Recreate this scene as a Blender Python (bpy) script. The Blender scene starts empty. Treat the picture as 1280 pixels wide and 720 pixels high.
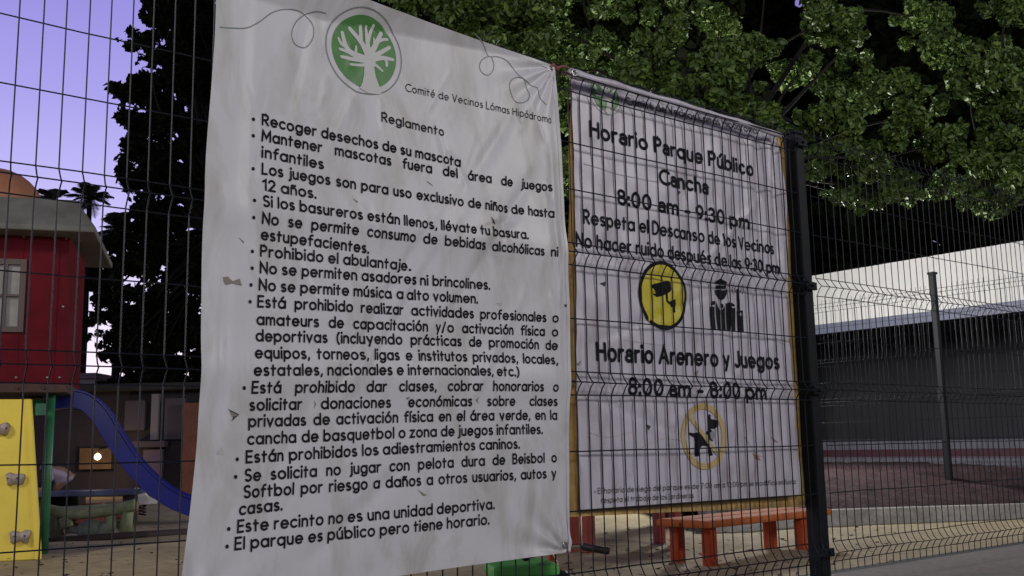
import bpy, bmesh, math, random
import numpy as np
from mathutils import Vector, Matrix
from mathutils.geometry import tessellate_polygon

random.seed(7)
RNG = np.random.default_rng(7)
SC = bpy.context.scene
COL = SC.collection
R = math.radians

# ------------------------------------------------------------------ camera
EYE = np.array([0.0, -3.0, 0.66])
FOC, TH, PI_, RO = 1271.2, 0.898356, 0.154265, -0.019144
_fw = np.array([math.cos(TH)*math.cos(PI_), math.sin(TH)*math.cos(PI_), math.sin(PI_)])
_r0 = np.array([math.sin(TH), -math.cos(TH), 0.0])
_u0 = np.cross(_r0, _fw)
_rt = _r0*math.cos(RO) + _u0*math.sin(RO)
_up = _u0*math.cos(RO) - _r0*math.sin(RO)
FWH = np.array([math.cos(TH), math.sin(TH), 0.0])      # horizontal forward
RTH = _r0                                               # horizontal right
cd = bpy.data.cameras.new('camera')
cam = bpy.data.objects.new('camera', cd)
COL.objects.link(cam)
cd.sensor_width = 36.0
cd.lens = FOC/1280*36
cd.clip_start = 0.05
cd.clip_end = 2000
M = Matrix((( _rt[0], _up[0], -_fw[0], EYE[0]), (_rt[1], _up[1], -_fw[1], EYE[1]), (_rt[2], _up[2], -_fw[2], EYE[2]), (0, 0, 0, 1)))
cam.matrix_world = M
SC.camera = cam

def ray(x, y):
    return _fw + _rt*(x-640)/FOC - _up*(y-360)/FOC
def on_y(x, y, Y):                 # point of a pixel ray on the vertical plane y = Y
    v = ray(x, y); return EYE + v*((Y-EYE[1])/v[1])
def on_x(x, y, X):
    v = ray(x, y); return EYE + v*((X-EYE[0])/v[0])
def on_z(x, y, Z):
    v = ray(x, y); return EYE + v*((Z-EYE[2])/v[2])
def at_d(x, y, D):                 # point at forward distance D
    v = ray(x, y); return EYE + v*(D/(v @ FWH))

# ------------------------------------------------------------------ world: dusk sky
W = bpy.data.worlds.new('World'); SC.world = W; W.use_nodes = True
nt = W.node_tree; nt.nodes.clear()
def N(t): return nt.nodes.new(t)
tc = N('ShaderNodeTexCoord'); sx = N('ShaderNodeSeparateXYZ'); nt.links.new(tc.outputs['Generated'], sx.inputs[0])
ramp = N('ShaderNodeValToRGB'); nt.links.new(sx.outputs['Z'], ramp.inputs['Fac'])
el = ramp.color_ramp.elements                                       # position = sine of the elevation
for k, (p, c) in enumerate([(0.0, (1.25, 1.02, 1.0)), (0.08, (1.02, .88, 1.02)), (0.20, (.60, .54, .92)), (0.31, (.41, .36, .80)), (0.42, (.30, .25, .68)), (0.62, (.085, .075, .20)), (1.0, (.03, .03, .08))]):
    e = el[k] if k < 2 else el.new(p)
    e.position = p; e.color = (*c, 1)
dp = N('ShaderNodeVectorMath'); dp.operation = 'DOT_PRODUCT'; dp.inputs[1].default_value = (-0.05, 1.0, 0)   # towards the sunset
nt.links.new(tc.outputs['Generated'], dp.inputs[0])
mr = N('ShaderNodeMapRange'); mr.inputs['From Min'].default_value = -0.2; mr.inputs['From Max'].default_value = .85; mr.inputs['To Min'].default_value = .17; mr.inputs['To Max'].default_value = 1.0
nt.links.new(dp.outputs['Value'], mr.inputs['Value'])
mu = N('ShaderNodeMix'); mu.data_type = 'RGBA'; mu.blend_type = 'MULTIPLY'; mu.inputs[0].default_value = 1.0
nt.links.new(ramp.outputs['Color'], mu.inputs[6]); nt.links.new(mr.outputs['Result'], mu.inputs[7])
sky = N('ShaderNodeTexSky'); sky.sky_type = 'NISHITA'; sky.sun_disc = False
sky.sun_elevation = R(0.5); sky.sun_rotation = R(3); sky.ozone_density = 5.0; sky.dust_density = .6
ad = N('ShaderNodeMix'); ad.data_type = 'RGBA'; ad.blend_type = 'ADD'; ad.inputs[0].default_value = 0.06
nt.links.new(mu.outputs[2], ad.inputs[6]); nt.links.new(sky.outputs[0], ad.inputs[7])
bg = N('ShaderNodeBackground'); bg.inputs[1].default_value = 1.0
wo = N('ShaderNodeOutputWorld')
nt.links.new(ad.outputs[2], bg.inputs[0]); nt.links.new(bg.outputs[0], wo.inputs[0])

# ------------------------------------------------------------------ lamps (street lamp behind the viewer, lamp of the park, added fill over the playground)
def point(name, loc, watt, col, rad):
    l = bpy.data.lights.new(name, 'POINT'); l.energy = watt; l.color = col; l.shadow_soft_size = rad
    o = bpy.data.objects.new(name, l); o.location = loc; COL.objects.link(o); return o
point('street_lamp_light', (-2.5, -7.5, 4.3), 1350, (1.0, 0.965, 0.965), 0.7)
point('second_street_lamp_light', (10.5, -9.0, 6.2), 1400, (1.0, 0.96, 0.90), 0.6)
point('playground_fill_light', (-2.2, 4.6, 4.4), 420, (1.0, 0.90, 0.70), 0.3)  # added unseen source, brightens the playground sand and the yellow wall
point('park_lamp_light', (11.0, 6.0, 2.6), 720, (1.0, 0.975, 0.92), 0.3)

SC.view_settings.view_transform = 'Standard'
SC.view_settings.look = 'None'
SC.view_settings.exposure = 0.0
SC.view_settings.gamma = 1.0
SC.view_settings.use_curve_mapping = False
SC.render.engine = 'CYCLES'

# ------------------------------------------------------------------ materials
MATS = {}
def mat(name, col, rough=0.6, metal=0.0, noise=0.0, nscale=8.0, emit=None, estr=0.0, leaf=False, spec=None, dark=None, bump=0.0):
    if name in MATS: return MATS[name]
    m = bpy.data.materials.new(name); m.use_nodes = True
    n = m.node_tree; b = n.nodes['Principled BSDF']
    b.inputs['Base Color'].default_value = (*col, 1); b.inputs['Roughness'].default_value = rough; b.inputs['Metallic'].default_value = metal
    if spec is not None: b.inputs['Specular IOR Level'].default_value = spec
    if noise > 0 or dark is not None or bump > 0:
        tc = n.nodes.new('ShaderNodeTexCoord'); nz = n.nodes.new('ShaderNodeTexNoise')
        nz.inputs['Scale'].default_value = nscale; nz.inputs['Detail'].default_value = 6; nz.inputs['Roughness'].default_value = 0.65
        n.links.new(tc.outputs['Object'], nz.inputs['Vector'])
        if noise > 0 or dark is not None:
            cr = n.nodes.new('ShaderNodeValToRGB')
            d = dark if dark is not None else tuple(c*(1-noise) for c in col)
            l = tuple(min(1, c*(1+noise*.6)) for c in col) if dark is None else col
            cr.color_ramp.elements[0].position = 0.33; cr.color_ramp.elements[0].color = (*d, 1)
            cr.color_ramp.elements[1].position = 0.66; cr.color_ramp.elements[1].color = (*l, 1)
            n.links.new(nz.outputs['Fac'], cr.inputs['Fac']); n.links.new(cr.outputs['Color'], b.inputs['Base Color'])
        if bump > 0:
            bp = n.nodes.new('ShaderNodeBump'); bp.inputs['Strength'].default_value = bump; bp.inputs['Distance'].default_value = 0.02
            n.links.new(nz.outputs['Fac'], bp.inputs['Height']); n.links.new(bp.outputs['Normal'], b.inputs['Normal'])
    if leaf:
        gi = n.nodes.new('ShaderNodeNewGeometry'); cr = n.nodes.new('ShaderNodeValToRGB')
        e = cr.color_ramp.elements
        e[0].position = 0; e[0].color = (col[0]*.45, col[1]*.5, col[2]*.5, 1)
        e[1].position = 1; e[1].color = (col[0]*1.5, col[1]*1.35, col[2]*1.1, 1)
        n.links.new(gi.outputs['Random Per Island'], cr.inputs['Fac']); n.links.new(cr.outputs['Color'], b.inputs['Base Color'])
    if emit:
        b.inputs['Emission Color'].default_value = (*emit, 1); b.inputs['Emission Strength'].default_value = estr
    MATS[name] = m
    return m

def two_noise(name, cols, scales, rough=0.9, bump=0.3, bdist=0.02, pos=(0.35, 0.65)):
    m = bpy.data.materials.new(name); m.use_nodes = True
    n = m.node_tree; b = n.nodes['Principled BSDF']; b.inputs['Roughness'].default_value = rough
    tc = n.nodes.new('ShaderNodeTexCoord')
    n1 = n.nodes.new('ShaderNodeTexNoise'); n1.inputs['Scale'].default_value = scales[0]; n1.inputs['Detail'].default_value = 8; n1.inputs['Roughness'].default_value = .7
    n2 = n.nodes.new('ShaderNodeTexNoise'); n2.inputs['Scale'].default_value = scales[1]; n2.inputs['Detail'].default_value = 8; n2.inputs['Roughness'].default_value = .7
    n.links.new(tc.outputs['Object'], n1.inputs['Vector']); n.links.new(tc.outputs['Object'], n2.inputs['Vector'])
    c1 = n.nodes.new('ShaderNodeValToRGB'); c1.color_ramp.elements[0].position = pos[0]; c1.color_ramp.elements[1].position = pos[1]
    c1.color_ramp.elements[0].color = (*cols[0], 1); c1.color_ramp.elements[1].color = (*cols[1], 1)
    n.links.new(n1.outputs['Fac'], c1.inputs['Fac'])
    mxr = n.nodes.new('ShaderNodeMix'); mxr.data_type = 'RGBA'; mxr.blend_type = 'MULTIPLY'; mxr.inputs[0].default_value = 0.65
    c2 = n.nodes.new('ShaderNodeValToRGB'); c2.color_ramp.elements[0].position = .3; c2.color_ramp.elements[0].color = (.45, .45, .45, 1)
    c2.color_ramp.elements[1].position = .65; c2.color_ramp.elements[1].color = (1.1, 1.1, 1.1, 1)
    n.links.new(n2.outputs['Fac'], c2.inputs['Fac'])
    n.links.new(c1.outputs['Color'], mxr.inputs[6]); n.links.new(c2.outputs['Color'], mxr.inputs[7])
    n.links.new(mxr.outputs[2], b.inputs['Base Color'])
    bp = n.nodes.new('ShaderNodeBump'); bp.inputs['Strength'].default_value = bump; bp.inputs['Distance'].default_value = bdist
    n.links.new(n2.outputs['Fac'], bp.inputs['Height']); n.links.new(bp.outputs['Normal'], b.inputs['Normal'])
    return m

# ------------------------------------------------------------------ mesh helpers
class MB:
    def __init__(s): s.v = []; s.f = []; s.mi = []
    def add(s, vs, fs, mi=0):
        k = len(s.v); s.v += [tuple(map(float, v)) for v in vs]; s.f += [[i+k for i in f] for f in fs]; s.mi += [mi]*len(fs)
    def box(s, a, b, mi=0, rot=None, c=None):
        x0, y0, z0 = a; x1, y1, z1 = b
        vs = [(x0,y0,z0),(x1,y0,z0),(x1,y1,z0),(x0,y1,z0),(x0,y0,z1),(x1,y0,z1),(x1,y1,z1),(x0,y1,z1)]
        if rot is not None:
            cc = np.array(c if c is not None else [(x0+x1)/2, (y0+y1)/2, (z0+z1)/2])
            vs = [tuple(np.array(rot) @ (np.array(v)-cc) + cc) for v in vs]
        s.add(vs, [(0,3,2,1),(4,5,6,7),(0,1,5,4),(1,2,6,5),(2,3,7,6),(3,0,4,7)], mi)
    def tube(s, pts, r, n=6, mi=0, cap=True):
        pts = [np.array(p, float) for p in pts]; L = len(pts)
        rs = r if hasattr(r, '__len__') else [r]*L
        vs = []; fs = []
        ref = np.array([0.13, 0.27, 1.0]) if abs((pts[-1]-pts[0])[2]) < .9*np.linalg.norm(pts[-1]-pts[0]) else np.array([1.0, .21, .1])
        for i, p in enumerate(pts):
            t = pts[min(i+1, L-1)] - pts[max(i-1, 0)]; t /= (np.linalg.norm(t)+1e-9)
            a = np.cross(t, ref); a /= (np.linalg.norm(a)+1e-9); b = np.cross(t, a)
            for k in range(n):
                w = 2*math.pi*k/n; vs.append(p + rs[i]*(a*math.cos(w)+b*math.sin(w)))
        for i in range(L-1):
            for k in range(n):
                fs.append((i*n+k, i*n+(k+1) % n, (i+1)*n+(k+1) % n, (i+1)*n+k))
        if cap: fs += [tuple(range(n))[::-1], tuple((L-1)*n+k for k in range(n))]
        s.add(vs, fs, mi)
    def grid(s, fn, nu, nv, mi=0):
        vs = [fn(i/nu, j/nv) for j in range(nv+1) for i in range(nu+1)]
        fs = [(j*(nu+1)+i, j*(nu+1)+i+1, (j+1)*(nu+1)+i+1, (j+1)*(nu+1)+i) for j in range(nv) for i in range(nu)]
        s.add(vs, fs, mi)
    def ball(s, c, r, nu=16, nv=10, mi=0, zmin=-1):
        rx, ry, rz = (r, r, r) if not hasattr(r, '__len__') else r
        vs = []; fs = []
        for j in range(nv+1):
            ph = math.pi*j/nv - math.pi/2
            for i in range(nu):
                a = 2*math.pi*i/nu
                vs.append((c[0]+rx*math.cos(ph)*math.cos(a), c[1]+ry*math.cos(ph)*math.sin(a), c[2]+rz*max(zmin, math.sin(ph))))
        for j in range(nv):
            for i in range(nu): fs.append((j*nu+i, j*nu+(i+1) % nu, (j+1)*nu+(i+1) % nu, (j+1)*nu+i))
        s.add(vs, fs, mi)
    def prism(s, poly, d, mi=0):          # planar polygon (list of 3d) extruded by vector d
        n = len(poly); d = np.array(d)
        vs = list(poly) + [tuple(np.array(p)+d) for p in poly]
        s.add(vs, [tuple(range(n)), tuple(range(2*n-1, n-1, -1))] + [(i, i+n, (i+1) % n+n, (i+1) % n) for i in range(n)], mi)
    def build(s, name, mats, parent=None, smooth=False, bevel=0.0, loc=None):
        me = bpy.data.meshes.new(name); me.from_pydata(s.v, [], s.f)
        for m in (mats if isinstance(mats, (list, tuple)) else [mats]): me.materials.append(m)
        if any(s.mi): me.polygons.foreach_set('material_index', s.mi)
        if smooth: me.polygons.foreach_set('use_smooth', [True]*len(me.polygons))
        me.update()
        bm = bmesh.new(); bm.from_mesh(me)
        if bevel > 0 or smooth == 'weld': bmesh.ops.remove_doubles(bm, verts=bm.verts, dist=1e-5)
        if smooth is not True or len(bm.faces) < 60000: bmesh.ops.recalc_face_normals(bm, faces=bm.faces)
        bm.to_mesh(me); bm.free()
        o = bpy.data.objects.new(name, me); COL.objects.link(o)
        if bevel > 0:
            md = o.modifiers.new('bevel', 'BEVEL'); md.width = bevel; md.segments = 2; md.limit_method = 'ANGLE'; md.angle_limit = R(40)
        if parent: o.parent = parent
        if loc is not None: o.location = loc
        return o

def tag(o, label=None, cat=None, group=None, kind=None):
    if label: o['label'] = label
    if cat: o['category'] = cat
    if group: o['group'] = group
    if kind: o['kind'] = kind
    return o
def empty(name, loc, rz=0.0):
    o = bpy.data.objects.new(name, None); o.location = [float(c) for c in loc]; o.rotation_euler = (0, 0, rz); o.empty_display_size = .2
    COL.objects.link(o); return o
def copy_tree(o, parent=None):
    c = o.copy(); COL.objects.link(c); c.parent = parent
    for ch in o.children: copy_tree(ch, c)
    return c
CAMROT = TH - math.pi/2            # local x axis = camera right, local y = away from the camera

# ------------------------------------------------------------------ ground
GZ = -0.20                         # level of the playground
m_sand = two_noise('packed_sand', [(.33, .265, .155), (.47, .39, .24)], (.9, 9.0), bump=.5, bdist=.03)
m_conc = two_noise('pavement_concrete', [(.19, .175, .15), (.27, .255, .215)], (1.5, 30.0), bump=.25, bdist=.006)
g = MB(); NX, NY = 120, 90
def gfn(u, v):
    x = -60 + 160*u; y = 0.30 + 120*v*v
    z = GZ + .018*math.sin(x*1.7+1.3*y)*math.sin(y*1.1) + .012*math.sin(x*4.1)*math.cos(y*3.3-x)
    return (x, y, z if v > 0 else GZ)
g.grid(gfn, 240, 160)
tag(g.build('park_ground', m_sand, smooth=True), kind='structure')
g = MB(); g.box((-60, -9, -.5), (100, .12, 0.0))
tag(g.build('sidewalk', m_conc), kind='structure')
g = MB(); g.box((-60, .1205, -.5), (100, .30, -.02)); g.box((-60, -60, -.55), (100, -9.003, -.14))
tag(g.build('road', mat('asphalt', (.05, .05, .052), .9, noise=.3, nscale=30)), kind='structure')

# ------------------------------------------------------------------ boundary fence
m_wire = mat('fence_paint', (.005, .007, .012), .5, spec=.3)
m_post = mat('post_paint', (.0035, .006, .009), .55, noise=.4, nscale=14, spec=.2)
PX = 4.295                           # the post to the right of the banners
VZ = [(2.265, 0), (2.215, 0), (2.163, -.032), (2.109, 0), (1.89, 0), (1.69, 0), (1.467, 0), (1.423, -.032), (1.377, 0), (1.16, 0), (.945, 0), (.902, -.032), (.857, 0), (.636, 0), (.406, 0), (.176, 0), (.127, -.032), (.082, 0), (.035, 0)]
def fence_panel(name, x0, x1, label, ztop=2.245, wr=.0023):
    mb = MB(); n = int(round((x1-x0)/.0645)); sp = (x1-x0)/n
    for i in range(n+1):
        x = x0 + sp*i + random.uniform(-.002, .002)
        dx, dy = random.uniform(-.004, .004), random.uniform(-.002, .002)
        pts = []
        for (z, y) in VZ:
            if y < 0: pts += [(x+dx, y*.55, z+.014), (x+dx, y, z), (x+dx, y*.55, z-.014)]
            else: pts.append((x, y+dy*.3, min(z, ztop)))
        mb.tube(pts, wr, 5)
    for (z, y) in VZ[1:-1]:
        off = .004 if y == 0 else -.003
        pts = [(x0 + (x1-x0)*k/8, y+off+random.uniform(-.001, .001), z+random.uniform(-.0025, .0025)) for k in range(9)]
        mb.tube(pts, wr, 5)
    return tag(mb.build(name, m_wire), label, 'mesh fence', 'welded mesh panels of the boundary fence')
fence_panel('mesh_fence', 1.80, PX-.045, 'dark welded mesh fence panel carrying both white banners', 2.222, .0029)
fence_panel('mesh_fence', -0.72, 1.70, 'dark welded mesh fence panel in front of the red playhouse and purple sky')
fence_panel('mesh_fence', PX+.05, PX+2.47, 'dark welded mesh fence panel starting right of the tall near fence post')
def fence_post(x, label):
    root = empty('fence_post', (x, 0, 0))
    tag(root, label, 'fence post', 'posts of the boundary fence')
    b = MB(); b.box((-.037, .012, 0.0), (.037, .086, 2.212)); b.build('shaft', m_post, root, bevel=.006)
    b = MB(); b.box((-.040, .009, 2.213), (.040, .089, 2.234)); b.build('cap', m_post, root, bevel=.008)
    b = MB(); b.box((-.075, -.01, .0), (.075, .11, .012)); b.build('base_plate', m_post, root, bevel=.003)
    for z in (2.163, 1.423, .902, .127):
        b = MB(); b.box((-.042, -.010, z-.020), (.042, .0105, z+.020)); b.tube([(0, -.011, z), (0, -.022, z)], .009, 8)
        b.build('clamp', m_post, root, bevel=.004)
    return root
fence_post(PX, 'tall dark square fence post right of the banners')
fence_post(1.75, 'dark square fence post hidden behind the white rules banner')

# ------------------------------------------------------------------ stroke lettering
def arc(cx, cy, rx, ry, a0, a1, n=14):
    return [(cx+rx*math.cos(R(a0+(a1-a0)*i/n)), cy+ry*math.sin(R(a0+(a1-a0)*i/n))) for i in range(n+1)]
X = .66; b_ = .295; cy_ = .33
def bowl(cx=.30): return arc(cx, cy_, b_, cy_, 0, 360, 22)
def arch(x0, w=.46): return [(x0, .0), (x0, .42)] if False else arc(x0+w/2, .40, w/2, .26, 180, 0, 10) + [(x0+w, 0)]
GLY = {
 'a': (.60, [bowl(), [(.60, X), (.60, 0)]]),
 'b': (.60, [bowl(), [(0, 1.0), (0, 0)]]),
 'c': (.50, [arc(.30, cy_, b_, cy_, 48, 312, 16)]),
 'd': (.60, [bowl(), [(.60, 1.0), (.60, 0)]]),
 'e': (.60, [[(.02, cy_)] + [(.60, cy_)] + arc(.30, cy_, b_, cy_, 8, 315, 18)]),
 'f': (.36, [arc(.36, .78, .22, .22, 80, 180, 8) + [(.14, 0)], [(0, .62), (.36, .62)]]),
 'g': (.60, [bowl(), [(.60, X), (.60, .0)] + arc(.31, -.02, .29, .26, 0, -145, 10)]),
 'h': (.46, [[(0, 1.0), (0, 0)], arch(0)]),
 'i': (0.0, [[(0, X), (0, 0)], [(0, .955), (0, .97)]]),
 'j': (.08, [[(.10, X), (.10, -.05)] + arc(-.08, -.05, .18, .20, 0, -85, 6), [(.10, .955), (.10, .97)]]),
 'k': (.44, [[(0, 1.0), (0, 0)], [(.40, X), (.02, .30)], [(.14, .40), (.44, 0)]]),
 'l': (0.0, [[(0, 1.0), (0, 0)]]),
 'm': (.80, [[(0, X), (0, 0)], arch(0, .40), arch(.40, .40)]),
 'n': (.46, [[(0, X), (0, 0)], arch(0)]),
 'o': (.60, [bowl()]),
 'p': (.60, [bowl(), [(0, X), (0, -.28)]]),
 'q': (.60, [bowl(), [(.60, X), (.60, -.28)]]),
 'r': (.30, [[(0, X), (0, 0)], arc(.30, .38, .30, .27, 180, 88, 7)]),
 's': (.40, [arc(.20, .495, .18, .165, 45, 270, 10)[:] + arc(.20, .165, .20, .165, 90, -140, 10)]),
 't': (.34, [[(.14, .90), (.14, 0)], [(0, .62), (.34, .62)]]),
 'u': (.46, [[(0, X)] + arc(.23, .25, .23, .25, 180, 360, 10) + [(.46, X)], [(.46, .25), (.46, 0)]]),
 'v': (.50, [[(0, X), (.25, 0), (.50, X)]]),
 'w': (.76, [[(0, X), (.19, 0), (.38, .60), (.57, 0), (.76, X)]]),
 'x': (.46, [[(0, X), (.46, 0)], [(.46, X), (0, 0)]]),
 'y': (.50, [[(0, X), (.26, .02)], [(.50, X), (.14, -.28)]]),
 'z': (.44, [[(.0, X), (.42, X), (0, 0), (.44, 0)]]),
 'A': (.70, [[(0, 0), (.35, 1), (.70, 0)], [(.13, .34), (.57, .34)]]),
 'B': (.52, [[(0, 0), (0, 1), (.26, 1)] + arc(.26, .77, .22, .23, 90, -90, 8) + [(0, .54)], [(.26, .54)] + arc(.27, .27, .25, .27, 90, -90, 8) + [(0, 0)]]),
 'C': (.72, [arc(.48, .5, .48, .5, 48, 312, 18)]),
 'D': (.66, [[(0, 0), (0, 1), (.2, 1)] + arc(.2, .5, .46, .5, 90, -90, 14) + [(0, 0)]]),
 'E': (.48, [[(.48, 1), (0, 1), (0, 0), (.48, 0)], [(0, .52), (.44, .52)]]),
 'H': (.62, [[(0, 0), (0, 1)], [(.62, 0), (.62, 1)], [(0, .52), (.62, .52)]]),
 'J': (.40, [[(.40, 1), (.40, .24)] + arc(.20, .22, .20, .22, 0, -150, 8)]),
 'L': (.44, [[(0, 1), (0, 0), (.44, 0)]]),
 'M': (.76, [[(0, 0), (.02, 1), (.38, .30), (.74, 1), (.76, 0)]]),
 'N': (.62, [[(0, 0), (0, 1), (.62, 0), (.62, 1)]]),
 'P': (.52, [[(0, 0), (0, 1), (.24, 1)] + arc(.24, .74, .28, .26, 90, -90, 10) + [(0, .48)]]),
 'R': (.54, [[(0, 0), (0, 1), (.24, 1)] + arc(.24, .74, .28, .26, 90, -90, 10) + [(0, .48)], [(.22, .48), (.54, 0)]]),
 'S': (.50, [arc(.26, .75, .24, .25, 40, 270, 12)[:] + arc(.25, .25, .25, .25, 90, -145, 12)]),
 'V': (.66, [[(0, 1), (.33, 0), (.66, 1)]]),
 '0': (.54, [arc(.27, .5, .27, .5, 0, 360, 22)]),
 '1': (.26, [[(0, .82), (.24, 1), (.24, 0)]]),
 '2': (.50, [arc(.25, .73, .25, .27, 165, -30, 12) + [(0, 0), (.52, 0)]]),
 '3': (.48, [arc(.23, .76, .22, .24, 150, -80, 10), arc(.23, .27, .25, .27, 85, -155, 12)]),
 '7': (.46, [[(0, 1), (.46, 1), (.14, 0)]]),
 '8': (.50, [arc(.25, .76, .21, .24, 0, 360, 18), arc(.25, .27, .25, .27, 0, 360, 18)]),
 '9': (.52, [arc(.26, .68, .26, .32, 0, 360, 18), arc(.02, .66, .50, .66, 0, -62, 8)]),
 '.': (0.0, [[(0, .02), (0, .04)]]), ',': (.06, [[(.06, .05), (0, -.15)]]), ':': (0.0, [[(0, .06), (0, .08)], [(0, .56), (0, .58)]]),
 '(': (.20, [arc(.34, .42, .34, .62, 115, 245, 10)]), ')': (.20, [arc(-.14, .42, .34, .62, 65, -65, 10)]),
 '/': (.40, [[(0, -.1), (.40, 1.0)]]), '-': (.34, [[(0, .36), (.34, .36)]]), '\u2022': (0.0, [[(0, .34), (0, .36)]]),
}
ALT_A = (.46, [[(.46, 0), (.46, .44)] + arc(.24, .44, .22, .22, 0, 150, 9), arc(.23, .19, .23, .19, 0, 360, 16)])
ACC = {'á': 'a', 'é': 'e', 'í': 'i', 'ó': 'o', 'ú': 'u', 'ñ': 'n'}
def glyph(ch, alt):
    if ch in ACC:
        w, st = glyph(ACC[ch], alt)
        st = list(st)
        if ch == 'í': st = st[:1]
        if ch == 'ñ': st.append([(w/2-.18, .84), (w/2-.08, .91), (w/2+.06, .84), (w/2+.17, .90)])
        else: st.append([(w/2-.04, .82), (w/2+.12, 1.02)])
        return w, st
    if ch == 'a' and alt: return ALT_A
    return GLY[ch]
SB, SPACE = .27, .36
def text_width(s, alt=False):
    w = 0
    for ch in s: w += SPACE if ch == ' ' else glyph(ch, alt)[0] + SB
    return w - SB
def ribbon(poly, w, step=.22):
    """centre line -> (verts, faces) of a round-ended flat stroke in its own plane"""
    pts = [np.array(poly[0], float)]
    for q in poly[1:]:
        q = np.array(q, float); d = np.linalg.norm(q-pts[-1]); k = max(1, int(math.ceil(d/step)))
        p0 = pts[-1]
        pts += [p0+(q-p0)*i/k for i in range(1, k+1)]
    closed = np.linalg.norm(pts[0]-pts[-1]) < 1e-6
    n = len(pts); vs = []; fs = []
    for i in range(n):
        a = pts[i]-pts[i-1] if i > 0 else (pts[-1]-pts[-2] if closed else pts[1]-pts[0])
        b = pts[i+1]-pts[i] if i < n-1 else (pts[1]-pts[0] if closed else pts[-1]-pts[-2])
        a = a/(np.linalg.norm(a)+1e-9); b = b/(np.linalg.norm(b)+1e-9)
        na = np.array([-a[1], a[0]]); nb = np.array([-b[1], b[0]])
        m = na+nb; L = np.linalg.norm(m)
        m = na if L < .3 else m/L/max(.45, float(m @ na)/L)
        vs += [pts[i]+m*w/2, pts[i]-m*w/2]
    for i in range(n-1): fs.append((2*i, 2*i+1, 2*i+3, 2*i+2))
    if not closed:
        for e, s in ((0, -1), (n-1, 1)):
            t = (pts[1]-pts[0]) if e == 0 else (pts[-1]-pts[-2])
            t = t/(np.linalg.norm(t)+1e-9)*s; nn = np.array([-t[1], t[0]])
            k = len(vs); c = pts[e]
            vs += [c+nn*w/2*math.cos(x)+t*w/2*math.sin(x) for x in (R(0), R(45), R(90), R(135), R(180))]
            fs.append((k, k+1, k+2, k+3, k+4))
    return vs, fs
WFS = []
def write(mb, s, A, B, cap, bold, surf, alt=False, just=None, off=0.0022, sag=0.0):
    """letters of s along the straight printed line A -> B (x, z on the banner), cap height in metres"""
    A = np.array(A); B = np.array(B); L = np.linalg.norm(B-A); d = (B-A)/L
    words = s.split(' ')
    if just is None:
        kx = L/text_width(s, alt); extra = 0
        WFS.append((round(kx/cap, 2), s[:14]))
    else:
        kx = just*cap
        nat = sum(text_width(w, alt) for w in words)*kx
        extra = (L-nat)/(len(words)-1) if len(words) > 1 else 0
    x = 0.0; q = 0
    for ch in s:
        if ch == ' ':
            x = x + (SPACE*kx if just is None else extra - SB*kx)
            if just is not None: x += 0
            continue
        w, strokes = glyph(ch, alt)
        for st in strokes:
            t = bold
            if ch == '\u2022': t = .34
            elif ch in '.:' or (ch in 'ij' and st is strokes[-1]): t = bold*1.25
            vs, fs = ribbon([(p[0]*kx/cap, p[1]) for p in st], t)
            q += 1
            P = [A + d*(x + v[0]*cap) + np.array([0, v[1]*cap - sag*max(0, (x+v[0]*cap)/L)**1.5*(1-(x+v[0]*cap)/L)/.186]) for v in vs]
            mb.add([surf(p[0], p[1], off + .00006*(q % 5)) for p in P], fs)
        x += (w+SB)*kx
def blob(mb, poly, surf, off, mi=0):
    P = [np.array([p[0], p[1]], float) for p in poly]
    tris = [[P[i] for i in t] for t in tessellate_polygon([[Vector((p[0], p[1], 0)) for p in P]])]
    for _ in range(3):
        nx = []
        for a, b, c in tris:
            ab, bc, ca = (a+b)/2, (b+c)/2, (c+a)/2
            nx += [(a, ab, ca), (ab, b, bc), (ca, bc, c), (ab, bc, ca)]
        tris = nx
    ids = {}; vs = []; fs = []
    for t in tris:
        f = []
        for p in t:
            k = (round(p[0], 6), round(p[1], 6))
            if k not in ids: ids[k] = len(vs); vs.append(surf(p[0], p[1], off))
            f.append(ids[k])
        if len(set(f)) == 3: fs.append(tuple(f))
    mb.add(vs, fs, mi)
def line2d(mb, poly, w, surf, off, step=.02, mi=0):
    vs, fs = ribbon(poly, w, step)
    mb.add([surf(p[0], p[1], off) for p in vs], fs, mi)
def smooth_curve(pts, k=6):
    out = []; n = len(pts); P = [np.array(p, float) for p in pts]
    for i in range(n-1):
        p0, p1, p2, p3 = P[max(i-1, 0)], P[i], P[i+1], P[min(i+2, n-1)]
        for j in range(k):
            t = j/k
            out.append(.5*((2*p1)+(-p0+p2)*t+(2*p0-5*p1+4*p2-p3)*t*t+(-p0+3*p1-3*p2+p3)*t**3))
    return out + [P[-1]]

# ------------------------------------------------------------------ the rules banner (in front of the fence)
YB1 = -.045
def q1(x, y): p = on_y(x, y, YB1); return (p[0], p[2])
TLx = 1.165; TRx, TRz = q1(694, 82)
BRx, BRz = q1(711, 690)
BLx, BLz = 1.125, q1(540, 718)[1]-.035
FOLDS = [  # x0,z0,x1,z1,width,amp : long soft creases
 ((2.40, 1.98), (1.75, .95), .030, .011), ((2.30, 1.80), (1.55, .70), .024, -.008), ((2.50, 1.75), (1.95, .95), .026, .009),
 ((2.05, 1.55), (1.60, .85), .020, .007), ((1.32, 2.2), (1.30, 1.3), .030, .008), ((1.50, 2.1), (1.42, 1.75), .022, -.007),
 ((2.42, 1.25), (2.10, .75), .020, -.006), ((1.24, 1.35), (1.22, .55), .024, .010), ((2.56, 1.9), (2.58, .8), .020, -.009),
 ((1.55, .85), (1.30, .40), .025, .008), ((1.9, .62), (1.5, .30), .03, .008), ((2.16, 1.44), (2.40, 1.52), .012, .004), ((1.75, 2.0), (1.55, 1.6), .02, .006)]
_rc = random.Random(5)
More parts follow.
